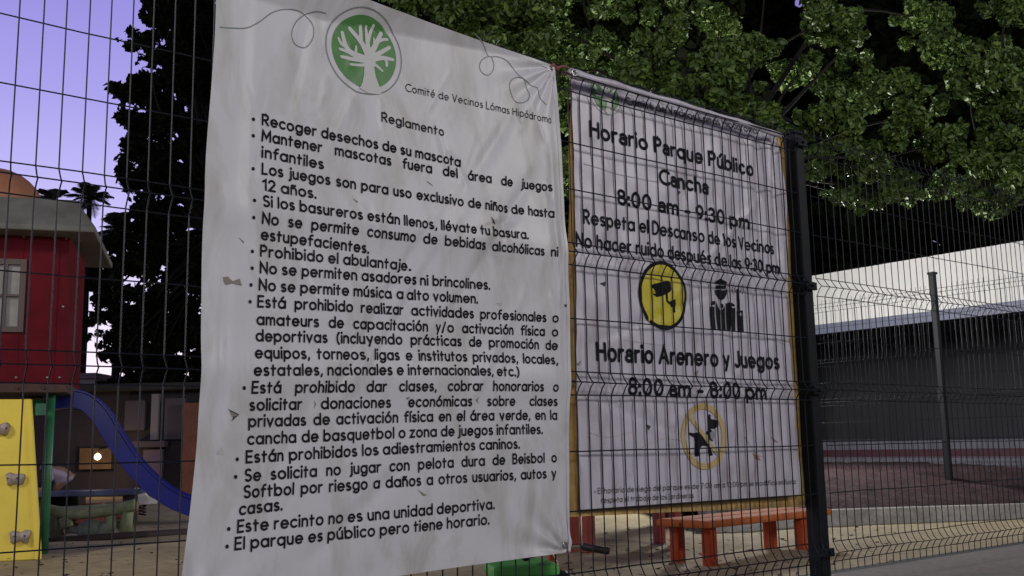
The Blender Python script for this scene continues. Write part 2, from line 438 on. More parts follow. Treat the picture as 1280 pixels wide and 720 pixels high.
for _ in range(46):
    _x, _z, _a, _l = _rc.uniform(1.2, 2.6), _rc.uniform(.3, 2.1), _rc.uniform(.6, 2.2), _rc.uniform(.05, .22)
    FOLDS.append(((_x, _z), (_x+_l*math.cos(_a), _z+_l*math.sin(_a)), _rc.uniform(.007, .014), _rc.choice((-1, 1))*_rc.uniform(.002, .0048)))
def crease_h(x): return max(0.0, min(.115, .105*(TRx-.02-x)/.95)) 
def y1(x, z):
    y = 0.0
    for (a, b, w, am) in FOLDS:
        ax, az = a; bx, bz = b; dx, dz = bx-ax, bz-az; L2 = dx*dx+dz*dz
        t = ((x-ax)*dx+(z-az)*dz)/L2
        d = abs((x-ax)*dz-(z-az)*dx)/math.sqrt(L2)
        e = max(0.0, 1-abs(t-.5)**4*14) if -.05 < t < 1.05 else 0.0
        y += am*e*math.exp(-(d/w)**2)
    for (cx, cz, amp, k, L, ph) in ((TRx, TRz, .014, 15, .18, .4), (BRx, BRz, .014, 13, .18, 1.1), (BLx, BLz, .008, 11, .2, 0.)):
        r = math.hypot(x-cx, z-cz); th = math.atan2(z-cz, x-cx)
        y += amp*math.sin(k*th+ph)*math.exp(-r/L)*min(1, r/.04)
    y += .006*math.sin(3.1*x+2.2*z+.5)*math.sin(2.7*z-1.1*x) + .0025*math.sin(9*x+3*z)*math.sin(7*z-4*x)
    y += .0012*math.sin(23*x-11*z)*math.sin(19*z+8*x)
    for zz in (1.423, .902): y -= .010*math.exp(-((z-zz)/.07)**2)
    # the rim above the last bend of the mesh leans out over the viewer
    top = TRz + (2.235-TRz)*max(0, min(1, (TRx-x)/(TRx-TLx))) ; h = crease_h(x)
    zc = top-h
    if z > zc: y -= (z-zc)*.65
    elif z > zc-.05: y -= .0
    return YB1 + y*.9
def surf1(x, z, off=0.0): return (x, y1(x, z)-off, z)
def edge_l(v):  # left edge is wavy
    return TLx + (BLx-TLx)*v**1.6 + .020*math.sin(3.4*v+.3)*v + .010*math.sin(9*v+1.0)
def edge_r(v): return TRx + (BRx-TRx)*v + .035*math.sin(math.pi*v*.95) + .004*math.sin(14*v)
def edge_t(u): return 2.235 + (TRz-2.235)*u - .012*math.sin(math.pi*u)
def edge_b(u): return BLz + (BRz-BLz)*u + .012*math.sin(math.pi*u)
def vinyl(name, base, dirt, dscale=3.0):
    m = bpy.data.materials.new(name); m.use_nodes = True
    n = m.node_tree; b = n.nodes['Principled BSDF']; b.inputs['Roughness'].default_value = .42
    tc = n.nodes.new('ShaderNodeTexCoord'); mp = n.nodes.new('ShaderNodeMapping'); mp.inputs['Scale'].default_value = (2.2, 1, .8); mp.inputs['Rotation'].default_value = (0, .6, 0)
    nz = n.nodes.new('ShaderNodeTexNoise'); nz.inputs['Scale'].default_value = dscale; nz.inputs['Detail'].default_value = 7; nz.inputs['Roughness'].default_value = .62; nz.inputs['Distortion'].default_value = .6
    cr = n.nodes.new('ShaderNodeValToRGB'); cr.color_ramp.elements[0].position = .30; cr.color_ramp.elements[0].color = (*dirt, 1); cr.color_ramp.elements[1].position = .52; cr.color_ramp.elements[1].color = (*base, 1)
    n.links.new(tc.outputs['Object'], mp.inputs['Vector']); n.links.new(mp.outputs['Vector'], nz.inputs['Vector']); n.links.new(nz.outputs['Fac'], cr.inputs['Fac']); n.links.new(cr.outputs['Color'], b.inputs['Base Color'])
    bn = n.nodes.new('ShaderNodeTexNoise'); bn.inputs['Scale'].default_value = 14; bn.inputs['Detail'].default_value = 3
    bp = n.nodes.new('ShaderNodeBump'); bp.inputs['Strength'].default_value = .25; bp.inputs['Distance'].default_value = .006
    n.links.new(tc.outputs['Object'], bn.inputs['Vector']); n.links.new(bn.outputs['Fac'], bp.inputs['Height']); n.links.new(bp.outputs['Normal'], b.inputs['Normal'])
    return m
m_vinyl = vinyl('white_vinyl', (.52, .52, .545), (.38, .37, .35))
m_ink = mat('black_ink', (.016, .016, .019), .85, spec=.1, noise=.5, nscale=11)
m_green = mat('emblem_green', (.065, .20, .05), .45, noise=.15, nscale=20)
m_white = mat('emblem_white', (.50, .50, .49), .5)
m_line = mat('grey_green_line', (.17, .20, .185), .5)
m_metal = mat('galvanised', (.45, .45, .45), .35, .9)
banner = empty('rules_banner', (1.9, YB1, .22))
tag(banner, 'large white banner listing the park rules under a round green tree emblem', 'banner')
def put(o, root): # keep world geometry under a root that sits at its own place
    o.parent = root; o.matrix_parent_inverse = Matrix.Translation(root.location).inverted(); return o
sh = MB()
def b1(u, v):
    xl, xr = edge_l(v), edge_r(v); zt, zb = edge_t(u), edge_b(u)
    x = xl+(xr-xl)*u; z = zt+(zb-zt)*v
    return surf1(x, z)
sh.grid(b1, 190, 250)
put(sh.build('sheet', m_vinyl, smooth=True), banner)
let = MB()
L1 = [  # text, start px, end px, justified, bullet px
 ('Recoger desechos de su mascota', (328, 155.6), (574.5, 208), 0, (317.6, 148.5)),
 ('Mantener mascotas fuera del área de juegos', (328, 175.5), (688, 239), 1, (317.6, 169)),
 ('infantiles', (328.5, 195.7), (404, 210.7), 0, None),
 ('Los juegos son para uso exclusivo de niños de hasta', (328.5, 216.6), (690, 272), 1, (318, 210)),
 ('12 años.', (329, 237), (394, 247.5), 0, None),
 ('Si los basureros están llenos, llévate tu basura.', (329, 257.6), (657, 299), 0, (318, 250.5)),
 ('No se permite consumo de bebidas alcohólicas ni', (328, 279), (692.6, 321), 1, (317, 272)),
 ('estupefacientes.', (327.4, 298.5), (460.5, 316), 0, None),
 ('Prohibido el abulantaje.', (326.6, 319.5), (513, 337.5), 0, (316, 314)),
 ('No se permiten asadores ni brincolines.', (326, 340.5), (611, 361.5), 0, (315.5, 335)),
 ('No se permite música a alto volumen.', (324.7, 361.9), (596, 378.7), 0, (314, 356)),
 ('Está prohibido realizar actividades profesionales o', (323, 383), (695, 402.7), 1, (313, 377)),
 ('amateurs de capacitación y/o activación física o', (322, 405), (695, 420), 1, None),
 ('deportivas (incluyendo prácticas de promoción de', (320.6, 425.6), (695, 437), 1, None),
 ('equipos, torneos, ligas e institutos privados, locales,', (319, 447), (695, 455), 1, None),
 ('estatales, nacionales e internacionales, etc.)', (317, 469), (646.7, 470), 0, None),
 ('Está prohibido dar clases, cobrar honorarios o', (315, 491), (696, 488.8), 1, (304.6, 485)),
 ('solicitar donaciones económicas sobre clases', (312.5, 512.5), (696, 506.7), 1, None),
 ('privadas de activación física en el área verde, en la', (311, 533), (696, 524), 1, None),
 ('cancha de basquetbol o zona de juegos infantiles.', (309.6, 555), (677, 541.7), 0, None),
 ('Están prohibidos los adiestramientos caninos.', (307.5, 578), (648, 560), 0, (296, 574)),
 ('Se solicita no jugar con pelota dura de Beisbol o', (306, 601), (695, 577), 1, (294, 596)),
 ('Softbol por riesgo a daños a otros usuarios, autos y', (304.6, 621.7), (694, 596.7), 1, None),
 ('casas.', (299, 643), (351.7, 637), 0, None),
 ('Este recinto no es una unidad deportiva.', (297, 665), (616, 635.4), 0, (285.5, 661)),
 ('El parque es público pero tiene horario.', (294, 686.7), (609.6, 654.6), 0, (283.5, 683))]
CAP1 = .0335
for (s, a, b, j, bu) in L1:
    zz = q1(*a)[1]; sg = (max(0, min(1, (zz-1.2)/.5))*.0125 if zz > 1.0 else -.004)*(b[0] > 640)
    write(let, s, q1(*a), q1(*b), CAP1, .205, surf1, just=1.045 if j else None, sag=sg)
    if bu:
        p = q1(*bu); write(let, '\u2022 \u2022', (p[0], p[1]-.35*CAP1), (p[0]+.0001, p[1]-.35*CAP1), CAP1, .3, surf1, just=.7)
write(let, 'Reglamento', q1(477.3, 151.5), q1(554, 170), CAP1*.93, .17, surf1)
write(let, 'Comité de Vecinos Lómas Hipódromo', q1(507, 113.8), q1(689, 154.2), CAP1*.82, .115, surf1)
lo = put(let.build('lettering', m_ink), banner)
# emblem
EC = np.array(q1(456, 65.5)); ER = .150
def cc(px, py): return q1(390+px/5.54, py/5.54)       # from the enlarged crop of the emblem
def emblem(C, rad, surf, root, off0=.0016):
    k = rad/ER
    def T(p): return (C[0]+(p[0]-EC[0])*k, C[1]+(p[1]-EC[1])*k)
    d = MB(); nr, na = 9, 72; rr = .128*k
    vs = [surf(C[0], C[1], off0)]; fs = []
    for i in range(1, nr+1):
        for a in range(na):
            w = 2*math.pi*a/na; vs.append(surf(C[0]+rr*i/nr*math.cos(w), C[1]+rr*i/nr*math.sin(w), off0))
    for a in range(na): fs.append((0, 1+a, 1+(a+1) % na))
    for i in range(nr-1):
        for a in range(na): fs.append((1+i*na+a, 1+i*na+(a+1) % na, 1+(i+1)*na+(a+1) % na, 1+(i+1)*na+a))
    d.add(vs, fs); e = put(d.build('emblem', m_green), root)
    r_ = MB(); line2d(r_, [(C[0]+rad*math.cos(2*math.pi*a/90), C[1]+rad*math.sin(2*math.pi*a/90)) for a in range(91)], .0042*k, surf, off0+.0004, .03)
    o = r_.build('ring', m_line); o.parent = e
    t = MB()
    def br(pts, w0, w1, o_):
        P = smooth_curve([T(cc(*p)) for p in pts], 5); n = len(P)
        for i in range(n-1):
            ws = (w0+(w1-w0)*i/(n-1))/5.54*.0035*k
            line2d(t, [P[i], P[i+1]], ws, surf, off0+.0012+o_+.00003*(i % 3), .02)
    br([(392, 420), (300, 380), (240, 325), (212, 225)], 40, 20, 0)
    br([(245, 330), (205, 300), (186, 262)], 24, 12, .0001)
    br([(392, 415), (300, 375), (195, 338)], 34, 14, .0002)
    br([(392, 425), (300, 412), (205, 392)], 30, 16, .0003)
    br([(385, 448), (330, 452), (268, 444)], 20, 12, .0001)
    br([(392, 400), (345, 300), (262, 196)], 40, 20, .0004)
    br([(340, 300), (338, 245), (335, 185)], 26, 20, .0005)
    br([(395, 390), (382, 280), (372, 185)], 34, 12, .0006)
    br([(385, 300), (400, 240), (420, 182)], 22, 16, .0007)
    br([(395, 395), (440, 310), (478, 232)], 38, 22, .0004)
    br([(452, 290), (490, 275), (520, 275)], 20, 14, .0005)
    br([(430, 300), (430, 280), (428, 265)], 16, 10, .0006)
    br([(400, 410), (465, 370), (535, 330)], 34, 18, .0003)
    br([(405, 415), (480, 402), (558, 414)], 34, 16, .0002)
    br([(500, 400), (515, 430), (516, 456)], 20, 16, .0001)
    br([(410, 428), (450, 460), (486, 492)], 20, 12, .0002)
    br([(300, 380), (305, 345), (306, 320)], 18, 10, .0003)
    trunk = [(362, 430), (436, 430), (430, 470), (440, 530), (456, 580), (474, 632), (430, 648), (385, 642), (335, 606), (352, 570), (360, 520), (362, 470)]
    rows = [((360, 425), (440, 425)), ((362, 470), (430, 470)), ((362, 520), (440, 530)), ((352, 570), (456, 580)), ((335, 607), (476, 634)), ((352, 622), (474, 652)), ((385, 646), (455, 655))]
    for i in range(len(rows)-1):
        (a, b), (c, e_) = rows[i], rows[i+1]
        vs = []
        for (l, r) in ((a, b), (c, e_)):
            for s in range(7):
                p = T(cc(l[0]+(r[0]-l[0])*s/6, l[1]+(r[1]-l[1])*s/6)); vs.append(surf(p[0], p[1], off0+.0016))
        t.add(vs, [(s, s+1, s+8, s+7) for s in range(6)])
    o = t.build('tree_mark', m_white); o.parent = e
    return e
emblem(EC, ER, surf1, banner)
orn = MB()
def c4(p): return q1(240+p[0]/2.667, p[1]/2.667)
def c6(p): return q1(560+p[0]/6, 40+p[1]/6)
line2d(orn, smooth_curve([c4(p) for p in [(92, 92), (130, 95), (180, 94), (225, 72), (262, 45), (300, 32), (345, 35), (380, 55), (405, 90), (402, 130), (375, 160), (345, 150), (332, 115), (345, 75), (375, 50), (410, 42), (442, 48)]]), .0034, surf1, .0016)
put(orn.build('ornament_line', m_line), banner); orn = MB()
line2d(orn, smooth_curve([c6(p) for p in [(175, 35), (225, 75), (265, 120), (298, 180)]]), .0032, surf1, .0016)
line2d(orn, smooth_curve([c6(p) for p in [(330, 188), (290, 188), (250, 215), (236, 260), (255, 305), (298, 325), (335, 290), (342, 240), (325, 195), (350, 186), (400, 198), (450, 228), (500, 285), (535, 335), (580, 365), (635, 402), (665, 420), (680, 470), (712, 515), (732, 545)]]), .0032, surf1, .0018)
line2d(orn, smooth_curve([c6(p) for p in [(560, 350), (510, 342), (470, 365), (455, 410), (475, 470), (505, 520), (550, 532), (595, 510), (608, 465), (590, 410), (570, 365), (545, 338)]]), .0032, surf1, .0021)
put(orn.build('ornament_line', m_line), banner)
# tears, dirt marks, eyelets, ties
tr = MB()
m_tears = [mat('tear_dark', (.05, .045, .045), .9), mat('dirt_mark', (.22, .19, .165), .9), mat('pale_dirt', (.42, .41, .39), .9)]  # darkest tone marks holes and flaps torn in the vinyl
def spot(poly, off=.0012, mi=0):
    t_ = MB(); blob(t_, [q1(*p) for p in poly], surf1, off); put(t_.build('tear' if mi == 0 else 'stain', m_tears[mi]), banner)
spot([(280, 346), (286, 345), (292, 351), (300, 348), (303, 357), (297, 356), (291, 354), (284, 356), (281, 352)], mi=1)
spot([(285, 511), (299, 518), (289, 527), (292, 519)])
spot([(287, 514), (297, 519), (290, 521)], .0016, 1)
spot([(612, 271), (616, 276), (618, 281), (614, 279)])
spot([(532, 226), (537, 229), (541, 233), (537, 231)], mi=1)
spot([(704, 381), (708, 380), (708, 384), (705, 384)])
spot([(393, 500), (396, 505), (393, 511), (394, 505)], mi=1)
spot([(598, 505), (593, 500), (598, 496), (596, 501)], mi=1)
spot([(506, 497), (512, 496), (509, 500)], mi=1)
spot([(270, 567), (279, 558), (280, 569)], mi=2)
spot([(521, 612), (533, 619), (528, 620)], mi=1)
spot([(298, 296), (306, 302), (305, 304)], mi=1)
spot([(620, 379), (628, 378), (626, 383)], mi=2)
spot([(440, 248), (447, 252), (446, 254)], mi=1)
for (x, z) in ((TRx-.022, TRz-.018), (BRx-.025, BRz+.03), (TLx+.03, 2.2), (BLx+.03, BLz+.03)):
    e = MB(); y = y1(x, z)
    pts = [(x+.011*math.cos(a*math.pi/8), y-.003, z+.011*math.sin(a*math.pi/8)) for a in range(17)]
    e.tube(pts, .0035, 6); put(e.build('eyelet', m_metal, smooth=True), banner)
hm = MB(); hm.grid(lambda u, v: surf1(edge_r(v)-.016*u-.001, edge_t(1)+(edge_b(1)-edge_t(1))*v, .0016), 2, 180)
put(hm.build('side_hem', m_vinyl, smooth=True), banner)
ct = MB(); p = np.array(surf1(BRx-.025, BRz+.03))
ct.tube([p+(0, -.006, .008), p+(.004, -.012, -.01), p+(.008, .0, -.03), p+(.012, .03, -.03), p+(.006, .03, 0)], .003, 6)
ct.tube([p+(.006, -.01, -.02), p+(.02, -.015, -.06), p+(.035, -.01, -.085)], .003, 6)
put(ct.build('cable_tie', mat('brown_twine', (.20, .12, .09), .8)), banner)
ct = MB(); p = np.array(surf1(TRx-.022, TRz-.018)); q = np.array([2.722, .012, 2.2])
ct.tube([p+(0, -.008, .008), p+(.01, -.014, .02), p*.6+q*.4+(0, -.01, -.012), p*.3+q*.7+(0, -.006, -.016), q], .0065, 6)
ct.tube([p+(0, -.006, -.004), p*.5+q*.5+(0, -.02, .012), q+(0, -.01, .01)], .005, 6)
put(ct.build('twine', mat('red_twine', (.22, .09, .075), .9)), banner)

# ------------------------------------------------------------------ the opening-hours banner (behind the mesh)
YB2 = .040
def q2(x, y): p = on_y(x, y, YB2); return (p[0], p[2])
A0, A1 = q2(714, 92), q2(972, 168); B0, B1 = q2(725, 637), q2(1000, 618)
def y2(x, z):
    y = .006*math.sin(4*x+1)*math.sin(3*z) + .003*math.sin(13*x+5*z)*math.sin(6*z-2*x) + .0022*math.sin(31*x-9*z)*math.sin(15*z) + .0016*math.sin(17*x+38*z)*math.sin(11*x-6*z)
    d = A1[0]-x
    if d < .32:      # loose gathers beside the upper right corner
        f = (1-max(d, 0)/.32)*math.exp(-((z-1.95)/.30)**2)
        y += .022*f*math.sin(46*d+3.2*z)
    y += .012*math.exp(-((z-A1[1])/.03)**2)
    for (x0, z0, sl, am) in ((3.2, 1.2, .35, .006), (3.6, .9, .5, -.005), (3.0, .8, -.3, .005), (3.7, 1.6, .8, -.006)):
        dd = (z-z0)-sl*(x-x0); y += am*math.exp(-(dd/.02)**2)*math.exp(-((x-x0)/.35)**2)
    return YB2 + y
def surf2(x, z, off=0.0): return (x, y2(x, z)-off, z)
m_vinyl2 = vinyl('worn_white_vinyl', (.475, .455, .515), (.33, .30, .33), 4.0)
sched = empty('schedule_banner', (3.4, YB2, .45))
tag(sched, 'white opening hours banner seen through the fence mesh beside the dark post', 'banner')
sh = MB()
def b2(u, v):
    xl = A0[0]+(B0[0]-A0[0])*v + .008*math.sin(5*v); xr = A1[0]+(B1[0]-A1[0])*v + .022*math.sin(math.pi*min(1, v*1.9))*(v < .53)
    zt = A0[1]+(A1[1]-A0[1])*u; zb = B0[1]+(B1[1]-B0[1])*u
    return surf2(xl+(xr-xl)*u, zt+(zb-zt)*v)
sh.grid(b2, 150, 160)
put(sh.build('sheet', m_vinyl2, smooth=True), sched)
t2 = MB()
def w2(s, a, b, cap, bold=.225, alt=True, **k): write(t2, s, q2(*a), q2(*b), cap, bold, surf2, alt=alt, off=.0030, **k)
w2('Horario Parque Público', (737.5, 170), (941, 219.5), .063)
w2('Cancha', (823.4, 229.5), (884.5, 242), .062)
w2('8:00 am - 9:30 pm', (772.5, 254.5), (936, 285.6), .060)
w2('Respeta el Descanso de los Vecinos', (730, 278.5), (968, 317), .054, .19, False)
w2('No hacer ruido después de las 9:30 pm', (721, 307), (974, 342), .054, .19, False)
w2('Horario Arenero y Juegos', (746, 449.5), (972.5, 460.5), .068)
w2('8:00 am - 8:00 pm', (786.4, 492.4), (956.7, 498.7), .064)
put(t2.build('lettering', m_ink), sched)
t2 = MB()
w2('Comité de Vecinos Lomas Hipódromo', (784, 130), (948, 167), .036, .16, False)
w2('\u2022 El horario de riego del parque es de 7:00 am a 12:00 pm se modifica en lluvia', (743, 617), (992, 604.5), .021, .15, False)
w2('respeta el trabajo de los jardineros', (751, 628.5), (868, 622), .021, .15, False)
put(t2.build('small_lettering', mat('brown_ink', (.08, .07, .07), .85, spec=.1)), sched)
def surf2c(x, z, off=0.0):
    zt = A0[1]+(A1[1]-A0[1])*(x-A0[0])/(A1[0]-A0[0])-.012
    return surf2(x, min(z, zt), off)
emblem(np.array(q2(757, 116)), .098, surf2c, sched, .0024)
def disc(mb, C, rx, rz, surf, off, n=40, mi=0):
    vs = [surf(C[0], C[1], off)]; fs = []; nr = 5
    for i in range(1, nr+1):
        for a in range(n): vs.append(surf(C[0]+rx*i/nr*math.cos(2*math.pi*a/n), C[1]+rz*i/nr*math.sin(2*math.pi*a/n), off))
    for a in range(n): fs.append((0, 1+a, 1+(a+1) % n))
    for i in range(nr-1):
        for a in range(n): fs.append((1+i*n+a, 1+i*n+(a+1) % n, 1+(i+1)*n+(a+1) % n, 1+(i+1)*n+a))
    mb.add(vs, fs, mi)
def circ(C, r, a0=0, a1=360, n=48): return [(C[0]+r*math.cos(R(a0+(a1-a0)*i/n)), C[1]+r*math.sin(R(a0+(a1-a0)*i/n))) for i in range(n+1)]
def z2(p): return q2(780+p[0]/6, 310+p[1]/6)
C = q2(827.7, 369.5); rad = (q2(827.7, 327)[1]-q2(827.7, 412)[1])/2
cs = MB(); disc(cs, C, rad, rad, surf2, .0028); line2d(cs, circ(C, rad-.007), .016, surf2, .0034, .03, 1)
for poly in ([(183, 285), (205, 272), (300, 250), (325, 250), (342, 270), (345, 315), (330, 335), (265, 365), (232, 370), (205, 350), (200, 310)], [(298, 345), (318, 340), (318, 395), (350, 420), (345, 435), (305, 405)], [(335, 400), (375, 385), (382, 420), (380, 485), (362, 485), (340, 440)]):
    blob(cs, [z2(p) for p in poly], surf2, .0036, 1)
blob(cs, [z2(p) for p in [(196, 305), (212, 312), (222, 345), (207, 345)]], surf2, .0040, 0)
put(cs.build('camera_symbol', [mat('sign_yellow', (.50, .43, .02), .5), m_ink]), sched)
def z4(p): return q2(870+p[0]/8, 330+p[1]/8)
gs = MB()
for poly in ([(172, 185), (235, 145), (310, 185), (296, 202), (192, 202)], [(186, 215), (298, 215), (298, 248), (186, 248)], [(178, 262), (212, 258), (262, 266), (310, 258), (306, 300), (275, 350), (248, 362), (222, 350), (188, 305)],
             [(150, 372), (185, 372), (188, 405), (140, 415)], [(133, 430), (178, 425), (190, 655), (147, 650)], [(192, 382), (215, 430), (240, 470), (238, 660), (205, 656), (190, 430)], [(248, 470), (280, 420), (292, 660), (250, 660)], [(240, 398), (262, 398), (270, 425), (255, 445), (236, 425)],
             [(290, 395), (340, 382), (352, 430), (350, 660), (305, 665), (290, 450)], [(345, 385), (378, 405), (384, 425), (348, 420)], [(350, 440), (386, 440), (398, 675), (365, 672)], [(404, 250), (424, 250), (424, 462), (410, 462)], [(402, 465), (466, 465), (476, 682), (420, 680)]):
    blob(gs, [z4(p) for p in poly], surf2, .0034)
for s in (-1, 1):
    line2d(gs, [z4(p) for p in [(414+s*24, 225), (414+s*32, 250), (414+s*24, 285)]], .004, surf2, .0034)
    line2d(gs, [z4(p) for p in [(414+s*45, 215), (414+s*56, 250), (414+s*45, 298)]], .004, surf2, .0034)
disc(gs, z4((437, 503)), .009, .009, surf2, .0040, 16, 1)
put(gs.build('guard_symbol', [m_ink, m_white]), sched)
def z3(p): return q2(830+p[0]/6, 480+p[1]/6)
ds = MB(); C = z3((303, 392)); rad = (z3((303, 142))[1]-z3((303, 642))[1])/2
for poly in ([(190, 362), (225, 368), (255, 362), (305, 395), (330, 425), (330, 465), (290, 462), (265, 490), (240, 470), (232, 400), (205, 385)], [(235, 440), (272, 460), (262, 500), (268, 540), (234, 542), (232, 500)], [(330, 440), (352, 450), (352, 490), (364, 535), (335, 540), (330, 500)],
             [(312, 365), (330, 345), (328, 260), (334, 225), (348, 230), (350, 262), (405, 272), (408, 310), (385, 335), (345, 335), (360, 350), (368, 430), (345, 420), (330, 385)]):
    blob(ds, [z3(p) for p in poly], surf2, .0030, 1)
blob(ds, [z3(p) for p in [(345, 365), (372, 350), (385, 380), (370, 430), (350, 405)]], surf2, .0033, 2)
line2d(ds, circ(C, rad-.014), .027, surf2, .0037, .03, 0)
line2d(ds, [(C[0]-rad*.62, C[1]+rad*.62), (C[0]+rad*.5, C[1]-rad*.5)], .019, surf2, .0041, .03, 0)
put(ds.build('dog_symbol', [mat('sign_ochre', (.46, .34, .14), .5), m_ink, mat('symbol_grey', (.25, .24, .25), .5)]), sched)
m_st2 = [mat('tear_dark', (.05, .045, .045), .9), mat('rust_mark', (.28, .15, .11), .9), mat('dirt_mark', (.22, .19, .165), .9), mat('grime_streak', (.46, .44, .455), .9)]
for (poly, mi) in (([(750, 354), (757, 352), (756, 358)], 0), ([(808, 530), (814, 533), (811, 538)], 0), ([(940, 566), (947, 570), (950, 576), (943, 573)], 1), ([(962, 546), (971, 553), (966, 552)], 2), ([(716, 473), (719, 476), (717, 482)], 0), ([(868, 466), (873, 462), (871, 472)], 2), ([(846, 238), (850, 240), (847, 244)], 0), ([(720, 455), (727, 450), (724, 457)], 2)):
    st = MB(); blob(st, [q2(*p) for p in poly], surf2, .0028); put(st.build('tear' if mi == 0 else 'stain', m_st2[mi]), sched)
for pts in ([(800, 560), (830, 548), (860, 552)], [(930, 545), (950, 570), (975, 560)], [(735, 540), (760, 546), (790, 540)], [(905, 425), (940, 418), (980, 430)], [(730, 205), (790, 222), (850, 232)], [(780, 425), (830, 432)]):
    st = MB(); line2d(st, smooth_curve([q2(*p) for p in pts]), .004, surf2, .0024, .03); put(st.build('stain', m_st2[3]), sched)
rl = MB()
P = [np.array(on_y(713+(976-713)*i/24, 91+(169-91)*i/24 - 1.5*math.sin(math.pi*i/24), -.022))[[0, 2]] for i in range(25)]
rl.tube([(p[0], -.022+.004*math.sin(i*.9), p[1]) for i, p in enumerate(P)], [.021-.008*min(1, i/9)+.002*math.sin(i*1.7) for i in range(25)], 12)
put(rl.build('rolled_hem', m_vinyl2, smooth=True), sched)
e = MB(); p0 = on_y(718, 91, -.05)[[0, 2]]
e.tube([(p0[0]-.002+.012*math.cos(a*math.pi/8), -.05, p0[1]+.013*math.sin(a*math.pi/8)) for a in range(17)], .004, 6)
put(e.build('eyelet', m_metal, smooth=True), sched)
# yellow backing banner
yb = MB(); YB3 = .085
def q3(x, y): p = on_y(x, y, YB3); return (p[0], p[2])
a0, a1, c0, c1 = q3(714, 110), q3(976, 172), q3(708, 646), q3(1016, 633)
def b3(u, v):
    x = (a0[0]+(a1[0]-a0[0])*u)*(1-v)+(c0[0]+(c1[0]-c0[0])*u)*v - .03*(1-u)*math.sin(math.pi*v)*.0 - (.006*(1-u) if .3 < v < .9 else 0)*math.sin((v-.3)/.6*math.pi)**2
    z = (a0[1]+(a1[1]-a0[1])*u)*(1-v)+(c0[1]+(c1[1]-c0[1])*u)*v
    return (x + .03*u*v, YB3+.008*math.sin(6*x+2*z)+.004*math.sin(15*z+4*x), z)
yb.grid(b3, 60, 70)
tag(yb.build('backing_banner', two_noise('ochre_vinyl', [(.42, .25, .085), (.52, .36, .12)], (4.0, 12.0), .5, .1, .004), smooth=True), 'ochre yellow vinyl sheet showing round the edges behind the opening hours banner', 'banner')

# ------------------------------------------------------------------ benches
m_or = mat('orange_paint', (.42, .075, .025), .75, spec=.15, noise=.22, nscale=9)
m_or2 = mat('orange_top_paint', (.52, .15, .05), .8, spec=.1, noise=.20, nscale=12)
m_red = mat('red_paint', (.33, .055, .035), .55, noise=.25, nscale=9)
def bench(label, P, rz, L, Wd, H, m_leg, m_top, ext=0.0):
    root = empty('bench', (P[0], P[1], GZ), rz); tag(root, label, 'bench')
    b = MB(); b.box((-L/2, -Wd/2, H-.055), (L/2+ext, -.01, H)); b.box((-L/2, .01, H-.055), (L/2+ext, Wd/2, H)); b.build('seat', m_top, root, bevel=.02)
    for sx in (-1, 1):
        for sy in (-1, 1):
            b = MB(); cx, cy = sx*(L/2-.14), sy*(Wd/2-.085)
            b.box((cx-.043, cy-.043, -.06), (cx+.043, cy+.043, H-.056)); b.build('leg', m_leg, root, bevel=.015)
    return root
pA = on_z(888, 706, GZ); pB = on_z(1003, 689, GZ)
v = (pB-pA)[:2]; rzA = math.atan2(v[1], v[0]); La = float(np.linalg.norm(v))
nrm = np.array([-v[1], v[0]])/La
Wb = .46
hA = EYE[2]-GZ-(646-553)/FOC*np.dot(pA-EYE, FWH) 
cA = (pA[:2]+pB[:2])/2 + nrm*(Wb/2-.085)
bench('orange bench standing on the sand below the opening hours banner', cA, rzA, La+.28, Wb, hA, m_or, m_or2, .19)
pC = on_z(737, 690, GZ); pD = on_z(846, 681, GZ); v = (pD-pC)[:2]; Lc = float(np.linalg.norm(v)); nr2 = np.array([-v[1], v[0]])/Lc
bench('red bench farther back, its legs left of the orange bench', (pC[:2]+pD[:2])/2 + nr2*.12, math.atan2(v[1], v[0]), Lc+.28, .40, .50, m_red, m_red)

# ------------------------------------------------------------------ things at the foot of the rules banner
P = on_y(651, 702, .62); SH = P[2]-GZ; P[2] = GZ
root = empty('step_stool', P, CAMROT+.2); tag(root, 'bright green plastic stool behind the foot of the rules banner', 'stool')
b = MB(); b.box((-.15, -.13, SH-.06), (.15, .13, SH)); b.build('top', mat('green_plastic', (.10, .46, .09), .45), root, bevel=.02)
for sx in (-1, 1):
    for sy in (-1, 1):
        b = MB(); b.tube([(sx*.115, sy*.095, SH-.061), (sx*.14, sy*.12, -.03)], [.022, .026], 8); b.build('leg', mat('green_plastic', (.1, .46, .09)), root, smooth=True)
P = on_y(700, 702, .50)
root = empty('kids_bicycle', (P[0], P[1], GZ), CAMROT+R(-62)); tag(root, 'small bicycle with a black handlebar grip by the lower corner of the rules banner', 'bicycle')
m_blk = mat('black_rubber', (.015, .014, .014), .6); m_chr = mat('chrome', (.6, .6, .6), .18, 1.0); m_bo = mat('bicycle_orange', (.42, .12, .05), .4)
for cx in (-.52, .0):
    b = MB(); b.tube([(cx+.15*math.cos(a*math.pi/14), 0, .15+.15*math.sin(a*math.pi/14)) for a in range(29)], .022, 8)
    w = b.build('wheel', m_blk, root, smooth=True)
    s_ = MB()
    for a in range(8): s_.tube([(cx, 0, .15), (cx+.135*math.cos(a*math.pi/4), 0, .15+.135*math.sin(a*math.pi/4))], .003, 5)
    s_.tube([(cx+.13*math.cos(a*math.pi/14), 0, .15+.13*math.sin(a*math.pi/14)) for a in range(29)], .008, 6)
    o = s_.build('rim', m_chr); o.parent = w
